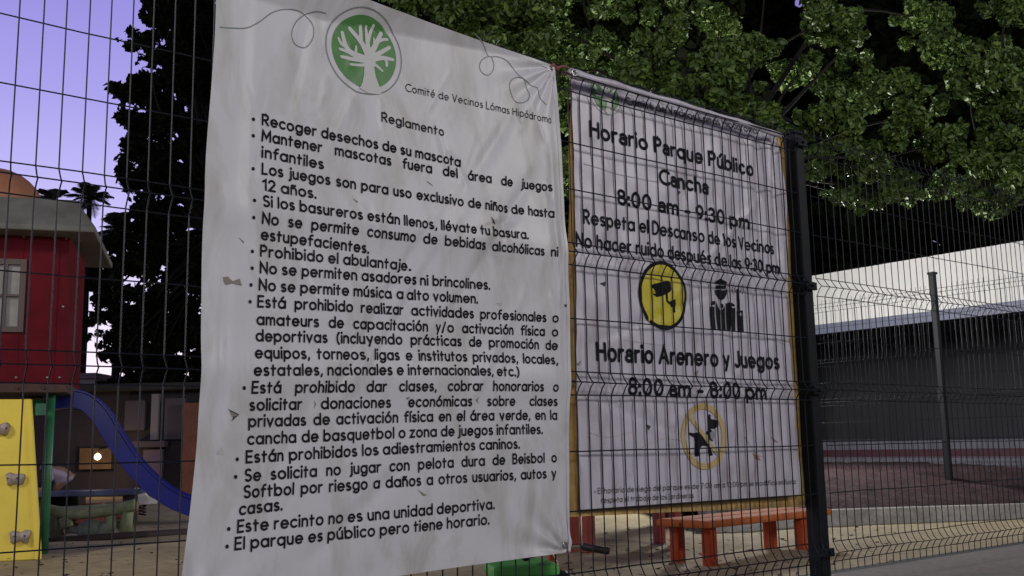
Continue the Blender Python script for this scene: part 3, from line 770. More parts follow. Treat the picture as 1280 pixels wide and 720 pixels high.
b = MB(); b.tube([(0, .03, .15), (-.06, .03, .31), (-.08, 0, .37)], .012, 8); b.tube([(0, -.03, .15), (-.06, -.03, .31), (-.08, 0, .37)], .012, 8); b.tube([(-.07, 0, .36), (-.30, 0, .17), (-.52, .03, .15)], .016, 8); b.tube([(-.30, 0, .17), (-.38, 0, .31)], .015, 8); b.build('frame', m_bo, root, smooth=True)
b = MB(); b.box((-.46, -.05, .31), (-.28, .05, .345)); b.build('saddle', m_blk, root, bevel=.02)
b = MB(); b.tube([(-.08, 0, .355), (-.09, 0, .40), (-.07, -.10, .405), (-.02, -.16, .405)], .010, 8); b.tube([(-.09, 0, .40), (-.07, .10, .405), (-.02, .16, .405)], .010, 8)
hb = b.build('handlebar', m_chr, root, smooth=True)
for s in (-1, 1):
    g_ = MB(); g_.tube([(-.035, s*.145, .405), (.07, s*.21, .39)], .017, 8); o = g_.build('grip', m_blk, smooth=True); o.parent = hb

# ------------------------------------------------------------------ playground tower
TD = 8.95
P0 = at_d(0, 600, TD); ORG = np.array([P0[0], P0[1], GZ])
TROT = CAMROT + R(17.0)
TX = np.array([math.cos(TROT), math.sin(TROT), 0]); TY = np.array([-math.sin(TROT), math.cos(TROT), 0])
tower = empty('playground_tower', ORG, TROT)
tag(tower, 'playground tower with dark red playhouse, yellow climbing wall and blue slide', 'playground tower')
def loc(x, y, D=0.0):      # local tower coordinates (x right, depth, z up) of a pixel at tower depth + D
    v = ray(x, y); t = ((ORG-EYE) @ TY + D)/(v @ TY); p = EYE + v*t - ORG
    return np.array([p @ TX, p @ TY, p[2]])
m_redw = mat('dark_red_panel', (.11, .004, .012), .7, noise=.30, nscale=3.5, spec=.15)
m_roof = mat('grey_roof', (.125, .13, .125), .7, noise=.25, nscale=4)
m_yel = mat('yellow_plastic', (.82, .66, .07), .5, noise=.06, nscale=5)
m_blue = mat('blue_plastic', (.008, .014, .21), .2)
m_grn = mat('green_post_paint', (.03, .17, .08), .45, noise=.2, nscale=10)
m_dk = mat('dark_deck', (.06, .03, .025), .7, noise=.4, nscale=10)
xr = loc(82.5, 400)[0]; zb, zt = loc(86, 479)[2], loc(86, 290)[2]
XL = -1.25
b = MB(); wl, wr = XL, xr; t = .05
wx0, wx1 = loc(-14, 370)[0], loc(27, 370)[0]; wz0, wz1 = loc(10, 411)[2], loc(10, 328)[2]
b.box((wl, 0, zb), (wx0, t, zt)); b.box((wx1, 0, zb), (wr, t, zt)); b.box((wx0+.001, .001, zb), (wx1-.001, t, wz0)); b.box((wx0+.001, .001, wz1), (wx1-.001, t, zt))
b.box((wr-t, t+.001, zb), (wr, 1.3, zt)); b.box((wl, t+.001, zb), (wl+t, 1.3, zt)); b.box((wl+t+.001, 1.25, zb), (wr-t-.001, 1.3, zt))
for k in range(7):
    xx = wl+.12+k*(wr-wl-.2)/6
    if not (wx0-.05 < xx < wx1+.05): b.box((xx-.004, -.006, zb+.01), (xx+.004, -.001, zt-.01))
b.build('wall', m_redw, tower, bevel=.006)
b = MB()
for k in range(7):
    for zz in (zb+.05, zt-.06): b.ball((wl+.16+k*(wr-wl-.2)/6-.09, -.004, zz), (.012, .006, .012), 8, 5)
for zz in (zb+.05, (zb+zt)/2, zt-.06): b.ball((wr-.03, -.004, zz), (.012, .006, .012), 8, 5)
bo = b.build('bolts', mat('zinc_bolt', (.25, .24, .24), .4, .6), tower, smooth=True); bo['kind'] = 'stuff'
b = MB()
for (x0, x1, z0, z1) in ((wx0-.03, wx0+.02, wz0-.03, wz1+.03), (wx1-.02, wx1+.03, wz0-.03, wz1+.03), (wx0+.021, wx1-.021, wz0-.03, wz0+.02), (wx0+.021, wx1-.021, wz1-.02, wz1+.03), ((wx0+wx1)/2-.012, (wx0+wx1)/2+.012, wz0+.021, wz1-.021), (wx0+.021, (wx0+wx1)/2-.013, (wz0+wz1)/2-.01, (wz0+wz1)/2+.01), ((wx0+wx1)/2+.013, wx1-.021, (wz0+wz1)/2-.01, (wz0+wz1)/2+.01)):
    b.box((x0, -.022, z0), (x1, -.003, z1))
wn = b.build('window', mat('window_trim', (.085, .065, .065), .6), tower)
b = MB(); b.box((wx0+.003, .012, wz0+.003), (wx1-.003, .022, wz1-.003)); o = b.build('pane', mat('grey_pane', (.25, .25, .25), .35, noise=.3, nscale=5)); o.parent = wn
# roof slab with the hipped right end
ra, rb, rc, rd = loc(0, 247), loc(96, 252), loc(123, 291), loc(0, 284)
b = MB(); z1, z0 = ra[2], rd[2]-.02
vs = [(-1.6, -.28, z0), (rc[0], -.28, z0), (rc[0], 1.6, z0), (-1.6, 1.6, z0), (-1.35, -.05, z1), (rb[0], -.05, z1), (rb[0], 1.3, z1), (-1.35, 1.3, z1), (-1.6, -.28, z0-.05), (rc[0], -.28, z0-.05), (rc[0], 1.6, z0-.05), (-1.6, 1.6, z0-.05)]
b.add(vs, [(4, 5, 6, 7), (0, 1, 5, 4), (1, 2, 6, 5), (2, 3, 7, 6), (3, 0, 4, 7), (8, 9, 1, 0), (9, 10, 2, 1), (10, 11, 3, 2), (11, 8, 0, 3), (11, 10, 9, 8)])
rf = b.build('roof', m_roof, tower, bevel=.012)
dc = loc(-22, 262); b = MB(); b.ball((dc[0], .45, z1-.02), (.44, .44, .40), 28, 16); o = b.build('dome', mat('orange_dome', (.34, .15, .085), .5, noise=.15, nscale=4), smooth=True); o.parent = rf
b = MB(); b.box((XL-.04, -.06, zb-.085), (xr+.04, 1.36, zb-.005))
for k in range(9): b.tube([(XL+.1+k*.21, -.062, zb-.045), (XL+.1+k*.21, -.075, zb-.045)], .016, 8)
b.build('deck', m_dk, tower, bevel=.008)
for (px, dd) in ((59.5, .15), (59.5, 1.25), (-120, .25), (-120, 1.25)):
    q = loc(px, 600, dd); b = MB(); b.tube([(q[0], dd, -.1), (q[0], dd, zb-.085)], .033, 12); b.build('post', m_grn, tower, smooth=True)
# leaning climbing wall
tl, tr_ = loc(-110, 498), loc(41, 498, .0); bl, br_ = loc(-125, 692, -.1), loc(57.5, 692, -.1)
zT, zB = tr_[2]-.01, 0.0
def cw(u, v, d=0.0):
    x0 = tl[0]+(bl[0]-tl[0])*v; x1 = tr_[0]+(br_[0]-tr_[0])*v
    return (x0+(x1-x0)*u, -.075-.28*v-d, zT+(zB-zT)*v)
b = MB()
b.add([cw(0, 0), cw(1, 0), cw(1, 1), cw(0, 1), cw(0, 0, -.05), cw(1, 0, -.05), cw(1, 1, -.05), cw(0, 1, -.05)], [(0, 1, 2, 3), (7, 6, 5, 4), (0, 4, 5, 1), (1, 5, 6, 2), (2, 6, 7, 3), (3, 7, 4, 0)])
b.add([cw(.955, 0, .03), cw(1.0, 0, .03), cw(1.0, 1, .03), cw(.955, 1, .03), cw(.955, 0, .0005), cw(1.0, 0, .0005), cw(1.0, 1, .0005), cw(.955, 1, .0005)], [(0, 1, 2, 3), (7, 6, 5, 4), (0, 4, 5, 1), (1, 5, 6, 2), (2, 6, 7, 3), (3, 7, 4, 0)])
wall = b.build('climbing_wall', m_yel, tower, bevel=.008)
m_hold = mat('pale_hold', (.42, .36, .34), .6, noise=.4, nscale=25)
for (px, py) in ((13, 536), (22, 597), (24, 665), (-50, 560), (-45, 630)):
    u = (loc(px, py)[0]-loc(-117, 600)[0])/(loc(49, 600)[0]-loc(-117, 600)[0]); v = (py-498)/194
    c = np.array(cw(u, v)); b = MB(); b.ball((0, 0, 0), (.075, .05, .045), 14, 8)
    rs = np.random.default_rng(int(px+200)); b.v = [tuple(np.array(q)*(1+.22*math.sin(3*q[0]/.05+px)+.15*math.sin(q[2]/.02)) + (0, 0, -.35*abs(q[0]) if q[2] < 0 else .25*abs(q[0]))) for q in b.v]
    h = b.build('climbing_hold', m_hold, smooth=True); h.parent = wall; h.location = c + (0, -.02, 0)
    for s in (-1, 1):
        k = MB(); k.ball((s*.036, -.045, .012), (.010, .008, .009), 8, 6); o = k.build('bolt', m_dk); o.parent = wall; o.location = c + (0, -.02, 0)
# slide
prof = smooth_curve([loc(px, py, .55)[[0, 2]] for (px, py) in [(56, 503), (80, 500), (103, 502), (122, 517), (140, 545), (160, 575), (183, 601), (210, 622), (236, 634), (262, 641)]], 5)
b = MB(); n = len(prof); y0, y1_ = .50, .98; hW = .075
def wallstrip(ya, yb, h0, h1):
    vs = []; fs = []
    for i, p in enumerate(prof):
        a = prof[max(i-1, 0)]; c = prof[min(i+1, n-1)]; t = (c-a)/np.linalg.norm(c-a); nn = np.array([-t[1], t[0]])
        for (yy, hh) in ((ya, h0), (yb, h0), (yb, h1), (ya, h1)): q = p+nn*hh; vs.append((q[0], yy, q[1]))
    for i in range(n-1):
        for k in range(4): fs.append((4*i+k, 4*i+(k+1) % 4, 4*i+4+(k+1) % 4, 4*i+4+k))
    fs += [(0, 1, 2, 3), (4*n-1, 4*n-2, 4*n-3, 4*n-4)]
    b.add(vs, fs)
wallstrip(y0, y0+.03, -.075, .075); wallstrip(y1_-.03, y1_, -.075, .075); wallstrip(y0+.031, y1_-.031, -.07, -.03); wallstrip(y0-.02, y0+.045, .076, .098); wallstrip(y1_-.045, y1_+.02, .076, .098)
sl = b.build('slide', m_blue, tower, bevel=.004)
b = MB(); q0 = loc(60, 500, .5); b.box((q0[0]-.25, .50, q0[2]-.06), (q0[0]+.02, .98, q0[2]+.0)); b.box((loc(40, 505)[0], .2, loc(40, 518)[2]), (loc(57, 505)[0], .24, loc(40, 503)[2])); b.build('side_panel', mat('green_panel', (.03, .26, .15), .45), tower)

# ------------------------------------------------------------------ log beam, picnic table, person, spring rider
m_log = mat('pale_green_log', (.22, .25, .15), .8, noise=.35, nscale=8)
P = on_z(112, 671, GZ); D = float(np.dot(P-EYE, FWH))
root = empty('log_bench', P, CAMROT); tag(root, 'low bench of pale green logs between the climbing wall and the slide', 'log bench')
def lp(px, py, dd=0): p = at_d(px, py, D+dd)-P; return np.array([p @ RTH, dd, p[2]])
b = MB(); b.tube(smooth_curve([lp(52, 636), lp(80, 641), (lp(110, 641)), lp(140, 637), lp(170, 631)]), .062, 10); b.tube([lp(54, 641, .25), lp(168, 634, .25)], .055, 10); b.build('seat', m_log, root, smooth=True)
for (a, c) in (((64, 643), (72, 672)), ((80, 647), (84, 660)), ((160, 640), (156, 664)), ((138, 645), (140, 662))):
    b = MB(); b.tube([lp(*a), lp(*c)], [.06, .075], 9); b.build('leg', m_log, root, smooth=True)
b = MB(); b.box(tuple(lp(82, 667)+(0, -.02, 0)), tuple(lp(106, 660)+(0, .1, 0))); b.ball(tuple(lp(114, 662)), (.15, .12, .11), 14, 8); b.ball(tuple(lp(131, 663)), (.10, .10, .10), 12, 8); b.build('block', mat('grey_green_block', (.16, .19, .16), .8, noise=.4, nscale=9), root, smooth=True)
b = MB(); A, B_ = on_z(40, 679, GZ+.01), on_z(262, 664, GZ+.01); b.tube([A, A*.5+B_*.5+np.array([0, 0, .005]), B_], .045, 8)
tag(b.build('sand_edging', mat('dark_edging', (.035, .02, .022), .8, noise=.3, nscale=20), smooth=True), 'dark edging pole lying in the sand in front of the log bench', 'edging')

P = on_z(105, 655, GZ); D2 = 13.2; P = at_d(105, 655, D2); P[2] = GZ
root = empty('picnic_table', P, CAMROT+.12); tag(root, 'picnic table with blue top and red benches behind the log bench', 'picnic table')
S = D2/FOC
zt2 = EYE[2]-GZ-(612-568)*S
m_tb = mat('blue_grey_top', (.10, .13, .24), .5, noise=.2, nscale=6); m_rs = mat('red_seat_paint', (.32, .07, .06), .55, noise=.2, nscale=7)
b = MB(); b.box((-.62, -.3, zt2-.06), (.68, .35, zt2)); b.build('tabletop', m_tb, root, bevel=.012)
for yy in (-.62, .52):
    b = MB(); b.box((-.60, yy, .0), (.02, yy+.2, .22)); b.box((.10, yy, .0), (.50, yy+.2, .22)); b.build('seat', m_rs, root, bevel=.02)
for xx in (-.5, .55):
    b = MB(); b.box((xx-.04, -.2, -.05), (xx+.04, .25, zt2-.061)); b.build('leg', mat('dark_leg', (.03, .03, .04), .6), root)

# person leaning at the table
def skin_fig(name, joints, edges, m, parent, root=0, sub=2):
    me = bpy.data.meshes.new(name); me.from_pydata([j[:3] for j in joints], edges, []); o = bpy.data.objects.new(name, me); COL.objects.link(o)
    me.materials.append(m)
    sk = o.modifiers.new('skin', 'SKIN'); sk.use_smooth_shade = True
    for i, j in enumerate(joints): me.skin_vertices[0].data[i].radius = (j[3], j[4] if len(j) > 4 else j[3]); me.skin_vertices[0].data[i].use_root = (i == root)
    sm = o.modifiers.new('subsurf', 'SUBSURF'); sm.levels = sub; sm.render_levels = sub
    if parent: o.parent = parent
    return o
PD = 13.6; P = at_d(72, 600, PD); P[2] = GZ
per = empty('person', P, CAMROT); tag(per, 'person in a lavender shirt leaning forward behind the blue topped table', 'person')
m_skin = mat('skin', (.33, .19, .13), .6)
S = PD/FOC
H0 = EYE[2]-GZ
def pz(py): return H0-(py-568)*S
# sitting sideways, facing left, trunk bent over the table
hip = (.12, 0, pz(606)); neck = (-.03, -.02, pz(586))
J = [(hip[0], hip[1], hip[2], .09, .12), (.09, 0, pz(598), .09, .13), (.04, -.01, pz(590), .09, .14), (neck[0], neck[1], neck[2], .05), (-.08, -.03, neck[2]+.01, .045), (-.14, -.03, neck[2]-.01, .075, .07), (-.19, -.03, neck[2]-.05, .07, .065),
     (-.22, -.08, hip[2]+.02, .07), (-.24, -.08, .08, .05), (-.33, -.08, .04, .04), (-.22, .10, hip[2]+.02, .07), (-.24, .10, .08, .05), (-.33, .10, .04, .04),
     (.00, -.17, neck[2]-.05, .045), (-.10, -.20, neck[2]-.26, .037), (-.24, -.17, neck[2]-.24, .03), (.00, .16, neck[2]-.05, .045), (-.10, .20, neck[2]-.26, .037), (-.24, .15, neck[2]-.24, .03)]
E_ = [(0, 1), (1, 2), (2, 3), (3, 4), (4, 5), (5, 6), (0, 7), (7, 8), (8, 9), (0, 10), (10, 11), (11, 12), (2, 13), (13, 14), (14, 15), (2, 16), (16, 17), (17, 18)]
skin_fig('body', J, E_, m_skin, per)
skin_fig('shirt', [(J[0][0], 0, J[0][2]+.03, .10, .13), (J[1][0], 0, J[1][2], .10, .14), (J[2][0], -.01, J[2][2], .10, .15), (J[3][0], J[3][1], J[3][2]-.02, .075), (J[13][0], J[13][1], J[13][2], .065), (-.05, -.185, J[13][2]-.10, .058), (J[16][0], J[16][1], J[16][2], .065), (-.05, .18, J[16][2]-.10, .058)], [(0, 1), (1, 2), (2, 3), (2, 4), (4, 5), (2, 6), (6, 7)], mat('lavender_cloth', (.42, .36, .50), .9), per)
skin_fig('trousers', [(J[0][0], 0, J[0][2]-.02, .125, .145), (-.22, -.08, hip[2]+.02, .085), (-.24, -.08, .10, .06), (-.22, .10, hip[2]+.02, .085), (-.24, .10, .10, .06)], [(0, 1), (1, 2), (0, 3), (3, 4)], mat('dark_cloth', (.02, .02, .03), .9), per)
b = MB(); b.ball((-.135, -.03, neck[2]+.015), (.09, .085, .085), 16, 10); b.build('hair', mat('black_hair', (.012, .01, .01), .5), per, smooth=True)
b = MB(); b.box((-.06, -.22, 0), (.30, .22, hip[2]-.10)); 
tag(b.build('stool', mat('dark_stool', (.05, .035, .03), .7), bevel=.02), 'dark block stool under the seated person', 'stool')
so = bpy.data.objects['stool']; so.location = P; so.rotation_euler = (0, 0, CAMROT)

P = on_z(176, 646, GZ)
root = empty('spring_rider', P, CAMROT+.3); tag(root, 'white and green spring rider toy under the end of the blue slide', 'spring rider'); S = float(np.dot(P-EYE, FWH))/FOC
b = MB(); b.tube([(.06*math.cos(a*.9), .06*math.sin(a*.9), .02+a*.006) for a in range(36)], .012, 6); b.build('spring', m_blk, root, smooth=True)
pl = [(-.20, 0, .20), (-.16, 0, .34), (-.08, 0, .40), (.02, 0, .36), (.10, 0, .26), (.22, 0, .22), (.20, 0, .17), (-.14, 0, .16)]
b = MB(); b.prism([(p[0], -.10, p[2]) for p in pl], (0, .03, 0)); b.prism([(p[0], .07, p[2]) for p in pl], (0, .03, 0)); b.build('side_panel', mat('white_plastic', (.55, .55, .56), .4), root, bevel=.008)
b = MB(); b.box((-.02, -.069, .20), (.24, .069, .25)); b.build('seat', mat('green_seat', (.09, .30, .16), .45), root, bevel=.01)

# ------------------------------------------------------------------ background house with a lit lamp
HD = 21.0
O = at_d(195, 560, HD); O[2] = GZ
house = empty('house', O, CAMROT); tag(house, 'dim house facade with a brick pier and pale columns beyond the slide', 'house'); S = HD/FOC
def hx(px): return (px-195)*S
def hz(py): return H0-(py-565.5)*S
m_hw = mat('dusky_plaster', (.035, .03, .042), .85, noise=.25, nscale=2)
b = MB(); b.box((hx(-420), .35, 0), (hx(520), .6, hz(488))); b.build('wall', m_hw, house)
b = MB(); b.box((hx(-425), -.25, hz(488)+.001), (hx(525), .9, hz(480))); b.build('roof', mat('dark_roof', (.03, .028, .03), .8), house)
for (x0, x1, y0, y1v, m_) in ((183, 192, 549, 492, 'a'), (150, 175, 537, 500, 'b'), (200, 226, 549, 498, 'b')):
    b = MB(); b.box((hx(x0), .20, hz(y0)), (hx(x1), .349, hz(y1v))); b.build('column' if m_ == 'a' else 'panel', mat('pale_column', (.22, .20, .23), .7) if m_ == 'a' else mat('mauve_panel', (.075, .065, .09), .7), house)
b = MB(); b.box((hx(176), .15, .0), (hx(200), .345, hz(561))); b.build('door', mat('mauve_door', (.10, .07, .125), .6), house, bevel=.01)
b = MB(); b.box((hx(162), -.05, hz(558)), (hx(206), .348, hz(551))); b.build('ledge', mat('mauve_ledge', (.07, .055, .08), .7), house)
b = MB(); b.box((hx(229), -.1, 0), (hx(256), .3, hz(505))); b.build('pier', two_noise('brick_pier', [(.20, .075, .05), (.28, .11, .07)], (3., 20.), .85, .3), house)
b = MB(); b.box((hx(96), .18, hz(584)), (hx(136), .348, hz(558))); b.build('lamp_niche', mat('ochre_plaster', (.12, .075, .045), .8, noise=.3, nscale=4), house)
lampP = at_d(122, 571, HD-.35)
lm = empty('wall_lamp', lampP, CAMROT); tag(lm, 'glowing warm bulb on the wall of the dim house', 'wall lamp')
b = MB(); b.ball((0, 0, 0), .062, 16, 10); b.build('bulb', mat('lamp_glow', (1, .8, .5), .5, emit=(1.0, .62, .25), estr=14), lm, smooth=True)
b = MB(); b.tube([(0, 0, .08), (0, .05, .16), (0, .35, .18)], .02, 8); b.build('bracket', m_blk, lm)
point('wall_lamp_light', lampP + np.array([0, 0, 0]) - FWH*.15, 14, (1.0, .66, .33), .09)
b = MB(); p = at_d(100, 470, 26); 
sh_ = empty('garden_shed', (p[0], p[1], GZ), CAMROT); tag(sh_, 'grey lavender flat roofed shed between the red playhouse and the dark tree', 'shed')
S6 = 26/FOC
b.box((-.8, 0, 0), (.42, 1.5, H0-(474-567)*S6)); b.build('wall', mat('lavender_wall', (.30, .28, .35), .8, noise=.2, nscale=2), sh_)
b = MB(); b.box((-.95, -.15, H0-(474-567)*S6+.001), (.47, 1.6, H0-(467-567)*S6)); b.build('roof', mat('shed_roof', (.16, .13, .16), .8), sh_)

# ------------------------------------------------------------------ raised bed, kerb, far fence and shelter on the right
m_kerb = two_noise('kerb_concrete', [(.30, .29, .26), (.50, .49, .45)], (2., 25.), .85, .3, .006)
m_soil = two_noise('mulch', [(.026, .010, .013), (.072, .028, .034)], (6., 24.), .95, 1.0, .06)
kl = [at_d(x, 640, d) for (x, d) in ((880, 9.9), (960, 10.3), (1040, 10.6), (1160, 10.8), (1290, 11.0), (1420, 11.4))]
kl = smooth_curve([k[:2] for k in kl], 6)
g = MB(); vs = []; fs = []
for i, p in enumerate(kl):
    t = kl[min(i+1, len(kl)-1)]-kl[max(i-1, 0)]; t /= np.linalg.norm(t); nn = np.array([-t[1], t[0]])
    if nn @ FWH[:2] < 0: nn = -nn
    for (o_, z) in ((0, GZ-.05), (0, -.06), (.015, -.045), (.13, -.045), (.145, -.06), (.145, GZ-.05)): q = p+nn*o_; vs.append((q[0], q[1], z))
for i in range(len(kl)-1):
    for k in range(5): fs.append((6*i+k, 6*i+k+1, 6*i+7+k, 6*i+6+k))
g.add(vs, fs); tag(g.build('kerb', m_kerb, smooth='weld'), kind='structure')
g = MB(); NN = len(kl)-1
def bed(u, v):
    f = u*NN; i = min(int(f), NN-1); p = kl[i]+(kl[i+1]-kl[i])*(f-i)
    q = p + FWH[:2]*(.13 + 14*v**1.6)
    s = 14*v**1.6
    z = -.075 + .32*min(1, s/1.7)**.8 + (.022*math.sin(9*q[0]+3*q[1])*math.sin(7*q[1]-2*q[0]) + .02*math.sin(17*q[0]-5*q[1]))*(s > .05)
    return (q[0], q[1], z)
g.grid(bed, 110, 90); tag(g.build('planting_bed', m_soil, smooth=True), kind='structure')
FX = 11.7
def far_z(x, y): return on_x(x, y, FX)
def far_panel(y0, y1, label):
    mb = MB(); n = int(round((y1-y0)/.0645)); bz = .25
    for i in range(n+1):
        y = y0+(y1-y0)*i/n
        pts = []
        for (z, o_) in VZ:
            pts.append((FX+o_, y, bz+z))
        mb.tube(pts, .0026, 4)
    for (z, o_) in VZ[1:-1]: mb.tube([(FX+o_+.004, y0, bz+z), (FX+o_+.004, y1, bz+z)], .0026, 4)
    return tag(mb.build('mesh_fence', m_wire), label, 'mesh fence', 'welded mesh panels of the far fence')
for (y0, lab) in ((3.46, 'far mesh fence panel left of the far post in front of the white roofed shelter'), (.92, 'far mesh fence panel right of the far post in front of the white roofed shelter')): far_panel(y0, y0+2.46, lab)
fp = empty('fence_post', (FX, 3.42, .2)); tag(fp, 'dark far fence post rising from the planting bed before the white roofed shelter', 'fence post')
b = MB(); b.box((-.034, -.034, -.1), (.034, .034, 2.44)); b.build('shaft', mat('far_post_paint', (.006, .011, .013), .45), fp, bevel=.005)
b = MB(); b.box((-.045, -.045, 2.441), (.045, .045, 2.47)); b.build('cap', mat('far_post_paint', (.006, .011, .013)), fp, bevel=.004)
# shelter
SX = 16.0
shel = empty('shelter', (SX, 6, .22)); tag(shel, 'long dark open shelter with a deep white roof edge behind the far fence', 'shelter')
za, zb2, zc2 = on_x(1140, 324, SX)[2], on_x(1140, 392, SX)[2], on_x(1140, 405, SX)[2]
Y0, Y1 = -7.0, 22.0
m_fas = mat('white_sheet_metal', (.80, .80, .79), .5, noise=.05, nscale=2)
b = MB()
b.box((0, Y0-6, zb2-.22), (.05, Y1-6, za-.22))
for k in range(60):
    yy = Y0-6+.2+k*.48
    b.box((-.012, yy, zb2-.22+.002), (-.001, yy+.03, za-.22-.002))
fas = b.build('roof_fascia', m_fas, shel)
b = MB(); b.box((-.06, Y0-6, zc2-.22), (.06, Y1-6, zb2-.222)); b.build('gutter', mat('blue_grey_trim', (.16, .18, .26), .5), shel)
b = MB(); b.box((.051, Y0-6, za-.30), (7, Y1-6, za-.23)); b.build('roof', m_roof, shel)
b = MB(); b.box((6.6, Y0-6, -.2), (6.8, Y1-6, za-.31)); b.box((.08, Y1-6.2, -.2), (6.59, Y1-6, za-.31)); b.box((.08, Y0-6, -.2), (6.59, Y0-5.8, za-.31)); b.build('back_wall', mat('dark_blue_wall', (.10, .105, .13), .85, noise=.12, nscale=1.2), shel)
zp0, zp1, zp2, zp3 = .0, on_x(1140, 571, SX+.4)[2]-.22, on_x(1140, 561.5, SX+.4)[2]-.22, on_x(1140, 551, SX+.4)[2]-.22
m_lg = mat('grey_dado', (.11, .112, .135), .75, noise=.2, nscale=3)
b = MB(); b.box((.40, Y0-6, -.3), (.52, Y1-6, zp1-.001)); b.box((.40, Y0-6, zp2+.001), (.52, Y1-6, zp3)); pw = b.build('low_wall', m_lg, shel)
b = MB(); b.box((.396, Y0-6, zp1), (.524, Y1-6, zp2)); o = b.build('stripe', mat('maroon_stripe', (.05, .012, .02), .7, noise=.2, nscale=5)); o.parent = pw
for yy in (-12.0, -7.0, 3.0, 8.0, 13.0):
    b = MB(); b.box((.10, yy, -.2), (.26, yy+.16, zc2-.222)); b.build('column', mat('dark_column', (.05, .055, .065), .7), shel)

# ------------------------------------------------------------------ trees
m_leaf = mat('leaf_green', (.095, .172, .038), .5, leaf=True)
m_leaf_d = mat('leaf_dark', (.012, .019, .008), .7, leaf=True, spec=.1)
m_bark = mat('bark', (.014, .012, .010), .95, noise=.4, nscale=12, bump=.6)
def leaves(centres, radii, n, size, rng, flat=.8):
    centres = np.array(centres, float); radii = np.array(radii, float)
    w = radii**2; w /= w.sum()
    k = rng.choice(len(centres), n, p=w)
    d = rng.normal(size=(n, 3)); d /= np.linalg.norm(d, axis=1)[:, None]
    rr = rng.uniform(.25, 1.0, n)**.45 * (1+.18*rng.normal(size=n)*(rng.random(n) < .35))
    c = centres[k] + d*(radii[k]*rr)[:, None]*np.array([1, 1, flat])
    nrm = d*.7 + rng.normal(size=(n, 3))*.55 + np.array([0, 0, .35]); nrm /= np.linalg.norm(nrm, axis=1)[:, None]
    a = rng.normal(size=(n, 3)); a -= nrm*(a*nrm).sum(1)[:, None]; a /= np.linalg.norm(a, axis=1)[:, None]
    bb = np.cross(nrm, a)
    s = size*rng.uniform(.65, 1.35, n)[:, None]
    v = np.empty((n, 6, 3))
    v[:, 0] = c - a*s*.5; v[:, 1] = c - a*s*.08 + bb*s*.25 + nrm*s*.05; v[:, 2] = c + a*s*.25 + bb*s*.19 + nrm*s*.04
    v[:, 3] = c + a*s*.5 - nrm*s*.06; v[:, 4] = c + a*s*.25 - bb*s*.19 + nrm*s*.04; v[:, 5] = c - a*s*.08 - bb*s*.25 + nrm*s*.05
    base = (np.arange(n)*6)[:, None]
    f1 = base + np.array([0, 1, 2, 3]); f2 = base + np.array([0, 3, 4, 5])
    return v.reshape(-1, 3), np.concatenate([f1, f2])
def np_mesh(name, v, f, m, parent=None):
    me = bpy.data.meshes.new(name); nv, nf = len(v), len(f)
    me.vertices.add(nv); me.vertices.foreach_set('co', v.astype(np.float32).ravel())
    me.loops.add(nf*4); me.loops.foreach_set('vertex_index', f.astype(np.int32).ravel())
    me.polygons.add(nf); me.polygons.foreach_set('loop_start', np.arange(0, nf*4, 4, dtype=np.int32)); me.polygons.foreach_set('loop_total', np.full(nf, 4, dtype=np.int32))
    me.materials.append(m); me.update(calc_edges=True); me.validate()
    o = bpy.data.objects.new(name, me); COL.objects.link(o)
    if parent: o.parent = parent
    return o
def tree(label, base, clumps, nleaf, lsize, m, seed, trunk_r=.16, group=None, flat=.8, fork=.74):
    """clumps: world (x, y, z, r)"""
    rng = np.random.default_rng(seed)
    base = np.array(base, float); root = empty('tree', base); tag(root, label, 'tree', group)
    C = np.array([c[:3] for c in clumps])-base; rad = np.array([c[3] for c in clumps])
    # every clump is broken up into smaller tufts
    cs, rs = [], []
    for c, r in zip(C, rad):
        st = np.array([rng.uniform(.8, 1.35), rng.uniform(.8, 1.35), flat*rng.uniform(.75, 1.2)])
        for k in range(15):
            d = rng.normal(size=3); d /= np.linalg.norm(d)
            q = rng.uniform(.2, 1.15); cs.append(c+d*r*q*st); rs.append(r*rng.uniform(.16, .46)*(1.15-.35*q))
    v, f = leaves(cs, rs, nleaf, lsize, rng, .85)
    np_mesh('crown', v, f, m, root)
    top = C.mean(0); b = MB(); fk = np.array([top[0]*.35, top[1]*.35, top[2]*fork])
    b.tube([(0, 0, -.2), (0.02, 0, fk[2]*.3), fk*np.array([.6, .6, .7]), fk], [trunk_r*1.25, trunk_r, trunk_r*.85, trunk_r*.75], 10)
    for c in C:
        L_ = np.linalg.norm(c-fk); m1 = fk*.7+c*.3 + rng.normal(size=3)*.06*L_ + np.array([0, 0, .10*L_]); m2 = fk*.35+c*.65 + rng.normal(size=3)*.07*L_ + np.array([0, 0, .07*L_])
        b.tube(smooth_curve([fk*.97, m1, m2, c], 4), [trunk_r*.30*(1-i/12)**1.2+.008 for i in range(13)], 6)
    b.build('trunk', m_bark, root, smooth=True)
    return root
def cl(lst): # (px, py, depth, radius px) -> world clump
    out = []
    for (x, y, d, r) in lst: p = at_d(x, y, d); out.append((p[0], p[1], p[2], r*d/FOC))
    return out
def gp(px, d): p = at_d(px, 600, d); return (p[0], p[1], GZ)
